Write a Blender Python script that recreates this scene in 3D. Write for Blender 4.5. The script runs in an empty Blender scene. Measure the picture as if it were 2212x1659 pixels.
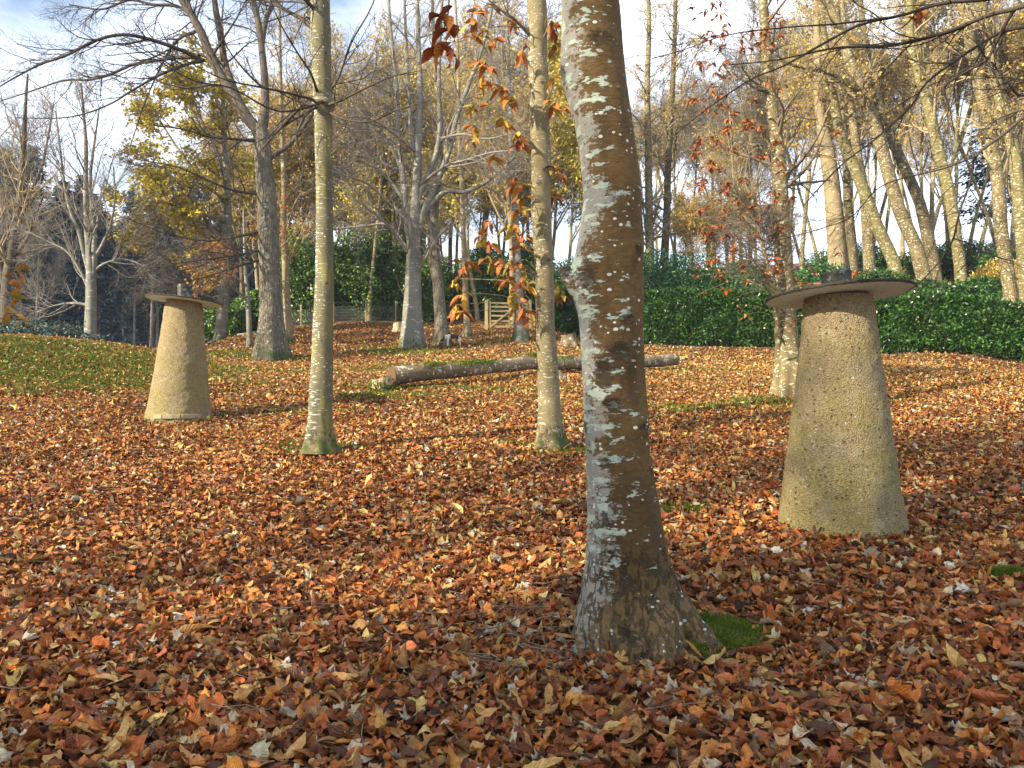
import bpy, math, random
import numpy as np
from mathutils import Vector, Matrix, noise as mnoise

# ------------------------------------------------------------------ camera, world, sun
scene = bpy.context.scene
COL = scene.collection
F, CX, CY, HOR = 1702.0, 1106.0, 829.5, 860.0          # photograph measured on a 2212 x 1659 grid
CAMZ = 1.5
PITCH = math.atan((HOR - CY) / F)
cam_d = bpy.data.cameras.new('camera')
cam = bpy.data.objects.new('camera', cam_d)
COL.objects.link(cam)
cam.location = (0, 0, CAMZ)
cam.rotation_euler = (math.pi / 2 + PITCH, 0, 0)
cam_d.sensor_width = 36.0
cam_d.lens = 36.0 * F / 2212.0
cam_d.clip_start = 0.05
cam_d.clip_end = 3000
scene.camera = cam
SUN_EL, SUN_AZ = math.radians(27), math.radians(56)      # light travels towards +Y and to the right
world = bpy.data.worlds.new('World')
scene.world = world
world.use_nodes = True
wn = world.node_tree
wn.nodes.clear()
w_out = wn.nodes.new('ShaderNodeOutputWorld')
w_bg = wn.nodes.new('ShaderNodeBackground')
w_sky = wn.nodes.new('ShaderNodeTexSky')
w_sky.sky_type = 'NISHITA'
w_sky.sun_disc = False
w_sky.sun_elevation = SUN_EL
w_sky.sun_rotation = math.radians(180) + SUN_AZ
w_sky.air_density = 1.0
w_sky.dust_density = 1.2
w_bg.inputs['Strength'].default_value = 0.085
w_tc = wn.nodes.new('ShaderNodeTexCoord')
w_map = wn.nodes.new('ShaderNodeMapping')
w_map.inputs['Scale'].default_value = (1.6, 1.6, 4.5)
w_map.inputs['Location'].default_value = (0.35, 0.2, 0.1)
w_n = wn.nodes.new('ShaderNodeTexNoise')
w_n.inputs['Scale'].default_value = 1.7
w_n.inputs['Detail'].default_value = 7
w_n.inputs['Roughness'].default_value = 0.58
w_r = wn.nodes.new('ShaderNodeValToRGB')
w_r.color_ramp.elements[0].position = 0.33
w_r.color_ramp.elements[1].position = 0.60
w_mix = wn.nodes.new('ShaderNodeMix')
w_mix.data_type = 'RGBA'
w_mix.inputs['B'].default_value = (7.4, 8.0, 9.2, 1)
L = wn.links.new
L(w_tc.outputs['Generated'], w_map.inputs['Vector'])
L(w_map.outputs['Vector'], w_n.inputs['Vector'])
L(w_n.outputs['Fac'], w_r.inputs['Fac'])
L(w_r.outputs['Color'], w_mix.inputs['Factor'])
L(w_sky.outputs['Color'], w_mix.inputs['A'])
L(w_mix.outputs['Result'], w_bg.inputs['Color'])
L(w_bg.outputs['Background'], w_out.inputs['Surface'])
sun_d = bpy.data.lights.new('sun', 'SUN')
sun = bpy.data.objects.new('sun', sun_d)
COL.objects.link(sun)
sun_d.energy = 5.0
sun_d.angle = math.radians(0.55)
sun_d.color = (1.0, 0.87, 0.68)
sdir = Vector((math.sin(SUN_AZ) * math.cos(SUN_EL), math.cos(SUN_AZ) * math.cos(SUN_EL), -math.sin(SUN_EL)))
sun.rotation_euler = sdir.to_track_quat('-Z', 'Y').to_euler()
sun.location = (-20, -25, 20)
vs = scene.view_settings
vs.view_transform = 'Standard'
vs.look = 'None'
vs.exposure = 1.48
vs.gamma = 1
scene.cycles.use_denoising = True
scene.cycles.max_bounces = 6
scene.cycles.diffuse_bounces = 3
scene.cycles.transmission_bounces = 3
scene.cycles.sample_clamp_indirect = 6

# ------------------------------------------------------------------ projection and ground model
cp, sp = math.cos(PITCH), math.sin(PITCH)

def P(px, py, Y):
    """the point at depth Y (along +Y) that the photograph shows at px, py"""
    dx, dz = (px - CX) / F, -(py - CY) / F
    yy = cp - dz * sp
    zz = sp + dz * cp
    k = Y / yy
    return np.array((dx * k, Y, CAMZ + zz * k))

CTRL = [(0,1659,2.7),(1106,1659,2.65),(2212,1659,2.6),(1375,1400,3.55),(0,1400,3.7),(700,1400,3.6),(2212,1400,3.5),
 (1820,1150,5.5),(2212,1150,5.5),(700,1150,5.7),(0,1150,5.8),(0,1000,8.4),(700,982,8.9),(1190,964,9.4),(2212,1000,8.2),
 (385,905,11.9),(1500,905,11.6),(2212,905,11),(1700,852,15),(1100,862,14.3),(825,850,14.6),(0,838,13.6),(250,838,14.4),(2212,850,13.4),
 (2212,805,18),(1900,785,20),(1100,802,18.5),(1440,800,20.5),(0,735,17),(200,746,18),(330,762,19),(470,785,20),
 (588,772,26),(623,743,29),(460,742,30),(893,754,29),(955,747,30.5),(1010,728,33),(1125,737,31),(1090,713,36),(800,702,36),(700,722,33),
 (1250,724,34),(1390,747,31),(1600,754,29),(1900,772,26),(2212,794,23),(1500,650,45),(1940,625,34),(2080,655,30),(2200,660,28),(1400,605,48),(1800,585,45),
 (900,690,45),(600,705,45),(1800,585,80),(900,655,80),(200,800,28),(0,800,27),(360,790,30),(200,780,60),(0,780,60),(400,770,50),(200,750,95),(500,740,95),(0,750,95)]

def _uv(X, Y):
    Yc = np.clip(Y, 2.2, 95.0)
    u = np.clip(X / np.maximum(Y, 2.2), -0.95, 0.95)
    return u * 1.5, np.log(Yc) * 1.0

_c = np.array([P(*c) for c in CTRL])
_cu, _cv = _uv(_c[:, 0], _c[:, 1])
_cs = _c[:, 2] / _c[:, 1]
def _ker(r2):
    return np.sqrt(r2 + 0.01)
_A = _ker((_cu[:, None] - _cu[None]) ** 2 + (_cv[:, None] - _cv[None]) ** 2) - 0.004 * np.eye(len(_cu))
_n = len(_cu)
_M = np.zeros((_n + 3, _n + 3))
_M[:_n, :_n] = _A
_M[:_n, _n] = 1; _M[:_n, _n + 1] = _cu; _M[:_n, _n + 2] = _cv
_M[_n:, :_n] = _M[:_n, _n:].T
_w = np.linalg.solve(_M, np.concatenate([_cs, np.zeros(3)]))

def gz(X, Y):
    X = np.asarray(X, float); Y = np.asarray(Y, float)
    sh = np.broadcast(X, Y).shape
    X = np.broadcast_to(X, sh).ravel(); Y = np.broadcast_to(Y, sh).ravel()
    out = np.empty(X.shape)
    for i in range(0, len(X), 20000):
        u, v = _uv(X[i:i+20000], Y[i:i+20000])
        k = _ker((u[:, None] - _cu[None]) ** 2 + (v[:, None] - _cv[None]) ** 2)
        s = k @ _w[:_n] + _w[_n] + _w[_n + 1] * u + _w[_n + 2] * v
        out[i:i+20000] = s * Y[i:i+20000]
    y0 = np.minimum(Y, 0)
    out = np.where(Y < 0, y0 * 0.08, out)
    return out.reshape(sh)

_ys = np.exp(np.linspace(math.log(2.0), math.log(90), 500))
def hit(px, py):
    """first ground point under the pixel"""
    q = np.array([P(px, py, y) for y in (1.0, 2.0)])
    d = q[1] - q[0]
    X, Z = q[0][0] + d[0] * (_ys - 1), q[0][2] + d[2] * (_ys - 1)
    g = gz(X, _ys)
    below = np.where(Z < g)[0]
    y = _ys[below[0]] if len(below) else 30.0
    x = q[0][0] + d[0] * (y - 1)
    return np.array((x, y, float(gz(x, y))))

# ------------------------------------------------------------------ objects, meshes, materials
def tag(o, label, cat, group=None, kind=None):
    if label: o['label'] = label
    if cat: o['category'] = cat
    if group: o['group'] = group
    if kind: o['kind'] = kind
    return o

def empty(name, loc, label, cat, group=None, rz=0.0):
    o = bpy.data.objects.new(name, None)
    o.empty_display_size = 0.2
    COL.objects.link(o)
    o.location = loc
    o.rotation_euler.z = rz
    return tag(o, label, cat, group)

def mesh_obj(name, verts, faces, mats, parent=None, loc=(0, 0, 0), smooth=True, col=None, uv=None, midx=None):
    """faces: (n,4) or (n,3) array, or a list of such arrays"""
    if not isinstance(faces, list): faces = [faces]
    faces = [np.asarray(f, np.int32) for f in faces if len(f)]
    me = bpy.data.meshes.new(name)
    verts = np.asarray(verts, np.float32)
    me.vertices.add(len(verts))
    me.vertices.foreach_set('co', verts.ravel())
    li = np.concatenate([f.ravel() for f in faces])
    sizes = np.concatenate([np.full(len(f), f.shape[1], np.int32) for f in faces])
    starts = np.concatenate([[0], np.cumsum(sizes)[:-1]]).astype(np.int32)
    me.loops.add(len(li))
    me.loops.foreach_set('vertex_index', li)
    me.polygons.add(len(sizes))
    me.polygons.foreach_set('loop_start', starts)
    if not isinstance(mats, (list, tuple)): mats = [mats]
    for m in mats: me.materials.append(m)
    if midx is not None: me.polygons.foreach_set('material_index', np.asarray(midx, np.int32))
    me.polygons.foreach_set('use_smooth', np.full(len(sizes), bool(smooth)))
    if col is not None:
        a = me.attributes.new('col', 'FLOAT_COLOR', 'POINT')
        c4 = np.ones((len(verts), 4), np.float32); c4[:, :3] = col
        a.data.foreach_set('color', c4.ravel())
    if uv is not None:
        a = me.attributes.new('luv', 'FLOAT_VECTOR', 'POINT')
        c3 = np.zeros((len(verts), 3), np.float32); c3[:, :2] = uv
        a.data.foreach_set('vector', c3.ravel())
    me.update(calc_edges=True)
    me.validate()
    o = bpy.data.objects.new(name, me)
    COL.objects.link(o)
    if parent is not None: o.parent = parent
    o.location = loc
    return o

class G:
    """small node-graph builder"""
    def __init__(s, name):
        s.m = bpy.data.materials.new(name); s.m.use_nodes = True
        s.t = s.m.node_tree; s.t.nodes.clear()
        s.out = s.t.nodes.new('ShaderNodeOutputMaterial')
    def n(s, t, **kw):
        nd = s.t.nodes.new('ShaderNode' + t)
        for k, v in kw.items():
            if k.startswith('_'): setattr(nd, k[1:], v)
            else: s.put(nd.inputs[k.replace('__', ' ')], v)
        return nd
    def put(s, sock, v):
        if isinstance(v, bpy.types.NodeSocket): s.t.links.new(v, sock)
        elif isinstance(v, bpy.types.Node): s.t.links.new(v.outputs[0], sock)
        else:
            if isinstance(v, (tuple, list)) and len(v) == 3 and sock.type == 'RGBA': v = (*v, 1)
            sock.default_value = v
    def math(s, op, a, b=0.0, c=None):
        nd = s.t.nodes.new('ShaderNodeMath'); nd.operation = op
        s.put(nd.inputs[0], a); s.put(nd.inputs[1], b)
        if c is not None: s.put(nd.inputs[2], c)
        return nd.outputs[0]
    def mix(s, f, a, b, mode='MIX'):
        nd = s.t.nodes.new('ShaderNodeMix'); nd.data_type = 'RGBA'; nd.blend_type = mode
        s.put(nd.inputs[0], f); s.put(nd.inputs[6], a); s.put(nd.inputs[7], b)
        return nd.outputs[2]
    def step(s, v, lo, hi):
        nd = s.t.nodes.new('ShaderNodeMapRange'); nd.interpolation_type = 'SMOOTHSTEP'
        s.put(nd.inputs[0], v); nd.inputs[1].default_value = lo; nd.inputs[2].default_value = hi
        return nd.outputs[0]
    def coords(s, scale=(1, 1, 1), rand=True):
        tc = s.n('TexCoord')
        v = tc.outputs['Object']
        mp = s.n('Mapping', Vector=v, Scale=scale)
        return mp.outputs[0]
    def noise(s, vec, scale, detail=4, rough=0.55):
        return s.n('TexNoise', Vector=vec, Scale=scale, Detail=detail, Roughness=rough).outputs['Fac']
    def principled(s, col, rough=0.8, spec=0.3, normal=None, **kw):
        b = s.n('BsdfPrincipled', Base__Color=col, Roughness=rough, Specular__IOR__Level=spec, **kw)
        if normal is not None: s.put(b.inputs['Normal'], normal)
        return b
    def bump(s, h, strength=0.5, dist=0.02):
        return s.n('Bump', Height=h, Strength=strength, Distance=dist).outputs[0]
    def done(s, sh):
        s.t.links.new(sh.outputs[0] if isinstance(sh, bpy.types.Node) else sh, s.out.inputs['Surface'])
        return s.m

def bark(name, a, b, lichen=(.5, .53, .46), amount=0.5, scale=5.0, stretch=4.0, spots=0.0, spot_scale=22.0, moss=0.0,
         moss_col=(.032, .046, .010), bump=0.5, side=0.0, ridges=0.0, fine=30.0, streak=(0, 0, 0), streak_amt=0.0, lichen_soft=0.03, film=0.0, cracks=0.0, knots=False):
    g = G(name)
    c0 = g.coords()
    cs = g.coords((1, 1, stretch))
    cv = g.coords((1, 1, 0.18))
    base = g.mix(g.step(g.noise(c0, 2.2, 5), .35, .65), a, b)
    fn = g.noise(cs, fine, 6, .65)
    base = g.mix(g.step(fn, .25, .75), g.mix(1.0, base, (.55, .55, .55), 'MULTIPLY'), base)
    if streak_amt:
        base = g.mix(g.math('MULTIPLY', g.step(g.noise(cv, 9, 4), .5, .7), streak_amt), base, streak)
    h = g.math('MULTIPLY', fn, 0.5)
    z = g.n('SeparateXYZ', Vector=c0).outputs[2]
    if knots:
        ksep = g.n('SeparateColor', Color=g.n('Attribute', _attribute_name='col').outputs['Color'])
    if film:
        fx = g.math('SUBTRACT', ksep.outputs[1], .5)
        fm = g.math('ADD', g.math('ADD', g.math('MULTIPLY', g.noise(cs, 3.0, 4, .6), .5), g.math('MULTIPLY', g.noise(g.coords((1, 1, 1.6)), 34, 7, .7), .5)), g.math('MULTIPLY', fx, -.36))
        fmask = g.math('MULTIPLY', g.step(fm, .60, .64), film)
        base = g.mix(fmask, base, g.mix(g.noise(c0, 20, 4), (.20, .20, .17), (.34, .35, .31)))
    if cracks:
        cn = g.noise(g.coords((1, 1, .35)), 17, 6, .6)
        cm = g.math('MULTIPLY', g.step(g.math('ABSOLUTE', g.math('SUBTRACT', cn, .5)), .045, .012), g.step(g.math('ADD', z, g.math('MULTIPLY', g.noise(c0, 5, 3), -.25)), cracks, cracks * .35))
        base = g.mix(g.math('MULTIPLY', cm, .85), base, (.025, .017, .01))
        h = g.math('SUBTRACT', h, g.math('MULTIPLY', cm, 1.6))
        base = g.mix(g.math('MULTIPLY', g.step(z, cracks, .05), .35), base, g.mix(g.noise(c0, 30, 4), (.10, .075, .04), (.26, .19, .10)))
    if ridges:
        rn = g.noise(cv, 26, 5, .6)
        r = g.step(rn, .42, .56)
        base = g.mix(g.math('MULTIPLY', g.math('SUBTRACT', 1.0, r), 0.75 * ridges), base, g.mix(1.0, base, (.25, .22, .2), 'MULTIPLY'))
        h = g.math('ADD', h, g.math('MULTIPLY', r, ridges * 1.2))
    if amount:
        ln = g.noise(cs, scale, 7, .62)
        if side:
            sx = g.math('SUBTRACT', ksep.outputs[1], .5) if knots else g.n('SeparateXYZ', Vector=c0).outputs[0]
            ln = g.math('ADD', ln, g.math('MULTIPLY', sx, -side))
        th = 0.78 - 0.42 * amount
        if cracks: ln = g.math('SUBTRACT', ln, g.math('MULTIPLY', g.step(z, cracks * .9, .08), .2))
        lm = g.step(ln, th, th + lichen_soft)
        lc = g.mix(g.noise(c0, 40, 3), g.mix(1.0, lichen, (.7, .72, .68), 'MULTIPLY'), lichen)
        base = g.mix(lm, base, lc)
        h = g.math('ADD', h, g.math('MULTIPLY', lm, 0.25))
    if spots:
        cs2 = g.coords((1, 1, 1.4))
        vo = g.n('TexVoronoi', Vector=cs2, Scale=spot_scale, Randomness=1.0)
        rnd = g.n('SeparateColor', Color=vo.outputs['Color']).outputs[0]
        rad = g.math('MULTIPLY', g.math('MULTIPLY', g.step(rnd, 1 - spots, 1.0), g.step(g.noise(c0, 3.5, 2), .35, .6)), 0.40)
        dd = g.math('ADD', vo.outputs['Distance'], g.math('MULTIPLY', g.math('SUBTRACT', g.noise(c0, 70, 3), .5), .38))
        sm = g.step(g.math('SUBTRACT', rad, dd), 0.0, 0.05)
        base = g.mix(sm, base, g.mix(g.noise(c0, 9, 2), lichen, (.62, .62, .54)))
    if knots:
        ka = ksep.outputs[0]
        kk = g.math('MULTIPLY', g.step(g.math('ADD', ka, g.math('MULTIPLY', g.math('SUBTRACT', g.noise(cs, 28, 6, .7), .5), 2.4)), .52, .66), g.step(ka, .08, .3))
        base = g.mix(g.math('MULTIPLY', kk, .8), base, (.03, .021, .014))
    if moss:
        mm = g.math('ADD', z, g.math('MULTIPLY', g.math('SUBTRACT', g.noise(cv, 6 / max(moss, .15) ** .5, 7, .7), .40), -moss * 6.5))
        mk = g.math('MULTIPLY', g.step(mm, moss * .8, moss * 0.3), g.math('MULTIPLY', g.step(g.noise(c0, 5, 5, .65), .40, .58), .9))
        base = g.mix(mk, base, g.mix(g.noise(c0, 60, 3), moss_col, tuple(x * 1.8 for x in moss_col)))
    return g.done(g.principled(base, .85, .25, g.bump(h, bump, 0.015)))

def leafmat(name, trans=0.25, gloss=0.55, spec=0.3, veins=False, gain=1.0):
    g = G(name)
    at = g.n('Attribute', _attribute_name='col')
    c = at.outputs['Color']
    nrm = None
    if veins:
        uv = g.n('Attribute', _attribute_name='luv').outputs['Vector']
        sx = g.n('SeparateXYZ', Vector=uv)
        ab = g.math('ABSOLUTE', sx.outputs[0])
        ph = g.math('SUBTRACT', g.math('MULTIPLY', sx.outputs[1], 58.0), g.math('MULTIPLY', ab, 16.0))
        s1 = g.math('SINE', ph)
        rib = g.step(s1, .55, 1.0)
        mid = g.step(ab, .10, .02)
        vn = g.math('MAXIMUM', g.math('MULTIPLY', rib, .55), mid)
        pos = g.n('NewGeometry').outputs['Position']
        blot = g.noise(pos, 55, 5, .65)
        c = g.mix(g.step(blot, .38, .72), g.mix(1.0, c, (.66, .58, .52), 'MULTIPLY'), c)
        c = g.mix(g.math('MULTIPLY', vn, .35), c, g.mix(1.0, c, (1.5, 1.35, 1.15), 'MULTIPLY'))
        nrm = g.bump(g.math('ADD', g.math('MULTIPLY', s1, -.5), blot), .55, .004)
    b = g.principled(c, gloss, spec, nrm)
    if trans:
        t = g.n('BsdfTranslucent', Color=c)
        mx = g.n('MixShader', Fac=trans)
        g.t.links.new(b.outputs[0], mx.inputs[1]); g.t.links.new(t.outputs[0], mx.inputs[2])
        return g.done(mx)
    return g.done(b)

M = {}
M['main'] = bark('brown_bark_with_lichen', (.092, .056, .018), (.155, .095, .032), (.40, .46, .37), .455, 10.0, 2.6, .45, 34, 0, side=.125, bump=.8,
                 streak=(.05, .034, .017), streak_amt=.6, film=.8, lichen_soft=.018, cracks=.42, knots=True)
M['olive'] = bark('olive_bark', (.125, .115, .068), (.17, .15, .08), (.40, .41, .36), .47, 10, 6, .35, 34, .14, bump=.5, side=.12, knots=True, streak=(.26, .23, .05), streak_amt=.6, cracks=.25)
M['tan'] = bark('tan_bark', (.25, .205, .105), (.18, .15, .075), (.43, .42, .34), .42, 11, 3, .5, 42, .12, bump=.5, cracks=.22, knots=True, side=.06, streak=(.2, .17, .08), streak_amt=.4)
M['grey_ridged'] = bark('grey_ridged_bark', (.17, .15, .105), (.24, .215, .155), (.42, .43, .38), .40, 8, 2, 0, 20, .22, ridges=.8, bump=.8)
M['grey'] = bark('grey_smooth_bark', (.17, .165, .125), (.235, .225, .18), (.40, .41, .37), .45, 4, 3, 0, 20, .28, bump=.35)
M['pale'] = bark('pale_speckled_bark', (.21, .165, .07), (.13, .10, .045), (.43, .41, .31), .50, 12, 1.6, .6, 19, 0, bump=.5, streak=(.16, .13, .05), streak_amt=.6, lichen_soft=.02)
M['pale_dark'] = bark('dark_speckled_bark', (.14, .11, .055), (.095, .075, .038), (.40, .38, .29), .46, 9, 2.2, .25, 26, 0, bump=.6, streak=(.17, .15, .045), streak_amt=.6, ridges=.3)
M['pale_olive'] = bark('olive_speckled_bark', (.20, .17, .06), (.155, .13, .05), (.40, .39, .27), .52, 7, 2.6, .4, 30, 0, bump=.5, streak=(.10, .085, .03), streak_amt=.7, lichen_soft=.03)
M['tallpale'] = bark('pale_tan_bark', (.31, .25, .135), (.22, .175, .095), (.5, .47, .37), .36, 4, 3, .4, 9, .25, bump=.3)
M['twig'] = bark('twig_bark', (.20, .165, .115), (.15, .125, .09), (.3, .28, .2), 0, bump=.1)
M['twig_dark'] = bark('dark_twig_bark', (.055, .043, .033), (.085, .068, .05), (.3, .28, .2), 0, bump=.1)
M['twig_warm'] = bark('warm_twig_bark', (.40, .32, .18), (.30, .24, .14), (.3, .28, .2), 0, bump=.1)
M['twig_pale'] = bark('pale_twig_bark', (.27, .245, .205), (.21, .19, .16), (.3, .28, .2), 0, bump=.1)
M['darklimb'] = bark('dark_limb_bark', (.10, .082, .06), (.16, .135, .10), (.36, .36, .30), .30, 9, 2, 0, 20, .35, ridges=.6, bump=.7)
M['lodgepole'] = bark('conifer_bark', (.30, .27, .23), (.19, .16, .13), (.4, .4, .38), .2, 6, 1, bump=.3)
M['log'] = bark('fallen_log_bark', (.16, .115, .065), (.27, .21, .125), (.46, .44, .36), .50, 6, 1, .5, 14, 0, ridges=.3, bump=.6)
M['leaf'] = leafmat('tree_leaf', .3, .6, .25)
M['litter'] = leafmat('fallen_leaf', .12, .62, .28, veins=True)
M['evergreen'] = leafmat('evergreen_leaf', .10, .32, .5)
M['needle'] = leafmat('conifer_needle', .05, .7, .2)
M['moss'] = leafmat('moss_blade', .2, .8, .1)

# ------------------------------------------------------------------ curves, tubes, branching
def resample(pts, n):
    """Catmull-Rom through pts (k,d), n samples even in chord length"""
    pts = np.asarray(pts, float)
    if len(pts) == 2:
        t = np.linspace(0, 1, n)[:, None]
        return pts[0] * (1 - t) + pts[1] * t
    q = np.vstack([2 * pts[0] - pts[1], pts, 2 * pts[-1] - pts[-2]])
    seg = np.linalg.norm(np.diff(pts[:, :3], axis=0), axis=1) + 1e-9
    s = np.concatenate([[0], np.cumsum(seg)])
    t = np.linspace(0, s[-1], n)
    i = np.clip(np.searchsorted(s, t, side='right') - 1, 0, len(seg) - 1)
    u = ((t - s[i]) / seg[i])[:, None]
    p0, p1, p2, p3 = q[i], q[i + 1], q[i + 2], q[i + 3]
    return .5 * (2 * p1 + (p2 - p0) * u + (2 * p0 - 5 * p1 + 4 * p2 - p3) * u ** 2 + (3 * p1 - p0 - 3 * p2 + p3) * u ** 3)

def tubes(PT, R, sides, cap=False):
    """PT (N,K,3), R (N,K) -> verts, quads"""
    N, K, _ = PT.shape
    T = np.gradient(PT, axis=1)
    T /= np.linalg.norm(T, axis=2, keepdims=True) + 1e-12
    mt = np.abs(T.mean(axis=1))
    ref = np.zeros((N, 3)); ref[np.arange(N), mt.argmin(axis=1)] = 1
    n1 = np.cross(T, ref[:, None, :]); n1 /= np.linalg.norm(n1, axis=2, keepdims=True) + 1e-12
    n2 = np.cross(T, n1)
    a = np.linspace(0, 2 * np.pi, sides, endpoint=False)
    V = PT[:, :, None, :] + R[:, :, None, None] * (np.cos(a)[None, None, :, None] * n1[:, :, None, :] + np.sin(a)[None, None, :, None] * n2[:, :, None, :])
    idx = np.arange(N * K * sides).reshape(N, K, sides)
    A = idx[:, :-1, :]; B = idx[:, 1:, :]
    Q = np.stack([A, np.roll(A, -1, 2), np.roll(B, -1, 2), B], -1).reshape(-1, 4)
    return V.reshape(-1, 3), Q

class Bag:
    """collects verts/quads (and colours) into one mesh"""
    def __init__(s): s.v = []; s.f = []; s.c = []; s.u = []; s.n = 0; s.m = []
    def add(s, v, f, c=None, u=None, m=0):
        v = np.asarray(v); f = np.asarray(f)
        s.v.append(v); s.f.append(f + s.n); s.n += len(v)
        s.m.append(np.full(len(f), m))
        if c is not None: s.c.append(np.broadcast_to(np.asarray(c, float), (len(v), 3)))
        if u is not None: s.u.append(u)
    def build(s, name, mats, parent=None, loc=(0, 0, 0), off=None, smooth=True):
        v = np.concatenate(s.v)
        if off is not None: v = v - np.asarray(off)
        q = [f for f in s.f]
        same = len(set(f.shape[1] for f in q)) == 1
        faces = [np.concatenate(q)] if same else q
        mi = np.concatenate(s.m)
        return mesh_obj(name, v, faces, mats, parent, loc, smooth, np.concatenate(s.c) if s.c else None, np.concatenate(s.u) if s.u else None, mi if mi.any() else None)

def rot_about(v, axis, ang):
    c, s_ = np.cos(ang)[:, None], np.sin(ang)[:, None]
    return v * c + np.cross(axis, v) * s_ + axis * (axis * v).sum(1, keepdims=True) * (1 - c)

def grow(rng, p, d, length, r, K, wander, up, tip=.35):
    N = len(p)
    PT = np.empty((N, K + 1, 3)); PT[:, 0] = p
    seg = (length / K)[:, None]
    d = d.copy()
    for k in range(K):
        d = d + rng.normal(0, wander, (N, 3)); d[:, 2] += up
        d /= np.linalg.norm(d, axis=1, keepdims=True) + 1e-9
        PT[:, k + 1] = PT[:, k] + d * seg
    R = r[:, None] * np.linspace(1, tip, K + 1)[None]
    return PT, R

def spawn(rng, PT, R, n, t0, t1, ang, length, lvar, rf, K, wander, up, rmin=.003, flat=0.0, taper=.55, tip=.35):
    """n children on each polyline"""
    N, K1, _ = PT.shape
    i = np.repeat(np.arange(N), n)
    t = (rng.random(N * n) * (t1 - t0) + t0) * (K1 - 1)
    k = np.clip(t.astype(int), 0, K1 - 2); u = (t - k)[:, None]
    p = PT[i, k] * (1 - u) + PT[i, k + 1] * u
    T = PT[i, k + 1] - PT[i, k]; T /= np.linalg.norm(T, axis=1, keepdims=True) + 1e-9
    rr = R[i, k] * (1 - u[:, 0]) + R[i, k + 1] * u[:, 0]
    ax = rng.normal(0, 1, (N * n, 3)); ax[:, 2] *= (1 + flat * 3)
    ax -= T * (ax * T).sum(1, keepdims=True); ax /= np.linalg.norm(ax, axis=1, keepdims=True) + 1e-9
    a = np.radians(rng.normal(ang, ang * .22, N * n))
    d = rot_about(T, ax, a)
    if np.isscalar(length): ln = np.full(N * n, float(length))
    else: ln = np.asarray(length)[i]
    ln = ln * (1 - taper * (t / (K1 - 1))) * (1 - lvar + 2 * lvar * rng.random(N * n))
    r = np.maximum(rr * rf, rmin)
    return grow(rng, p, d, ln, r, K, wander, up, tip)

PAL = {
 'bramble': [(.035, .07, .045), (.055, .09, .06), (.02, .04, .03), (.10, .12, .09)],
 'gold': [(.52, .37, .06), (.44, .32, .055), (.36, .30, .07), (.48, .27, .05)],
 'olive': [(.36, .33, .045), (.46, .39, .045), (.27, .26, .045), (.52, .40, .045), (.36, .25, .04)],
 'orange': [(.46, .19, .035), (.38, .14, .03), (.5, .25, .05), (.28, .10, .03)],
 'laurel': [(.024, .072, .009), (.038, .10, .014), (.011, .032, .006), (.07, .15, .026), (.014, .045, .008)],
 'laurel_blue': [(.028, .095, .022), (.042, .125, .03), (.016, .055, .014), (.065, .155, .036)],
 'holly': [(.065, .14, .018), (.11, .20, .026), (.03, .07, .014), (.19, .26, .04), (.045, .095, .018)],
 'conifer': [(.012, .03, .044), (.022, .05, .066), (.009, .02, .032), (.028, .06, .075)],  # blue put into the needles in place of distance haze
 'conifer_green': [(.02, .05, .035), (.035, .075, .05), (.015, .035, .028)],
 'chestnut': [(.46, .18, .035), (.52, .24, .04), (.38, .12, .028), (.52, .33, .05), (.44, .16, .035), (.42, .36, .05)],
 'chestnut_red': [(.40, .13, .035), (.33, .095, .028), (.48, .20, .04), (.30, .085, .025)],
 'beech_grey': [(.20, .13, .08), (.26, .16, .08)],
}
def pick(rng, pal, n, jit=.18):
    p = np.array(PAL[pal]); c = p[rng.integers(0, len(p), n)]
    return c * (1 + rng.normal(0, jit, (n, 1))).clip(.4, 1.8)

def rhombs(rng, pos, L_, W_, col, droop=0.0, flat=0.0, outward=None):
    """one folded two-quad leaf per position: verts, quads, colours"""
    N = len(pos)
    d = rng.normal(0, 1, (N, 3)); d[:, 2] = d[:, 2] * (1 - flat) - droop
    if outward is not None: d += outward
    d /= np.linalg.norm(d, axis=1, keepdims=True) + 1e-9
    s = np.cross(d, rng.normal(0, 1, (N, 3)) * np.array([1, 1, 1]) + np.array([0, 0, 3.0 * flat]))
    s /= np.linalg.norm(s, axis=1, keepdims=True) + 1e-9
    nn = np.cross(s, d)
    L_ = np.broadcast_to(L_, N)[:, None]; W_ = np.broadcast_to(W_, N)[:, None]
    b = pos; tip = pos + d * L_
    m = pos + d * L_ * .48
    l = m + s * W_ * .5 + nn * W_ * .16; r = m - s * W_ * .5 + nn * W_ * .16
    V = np.stack([b, l, tip, r], 1).reshape(-1, 3)
    q = np.arange(N * 4).reshape(N, 4)
    return V, q, np.repeat(col, 4, 0)

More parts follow.
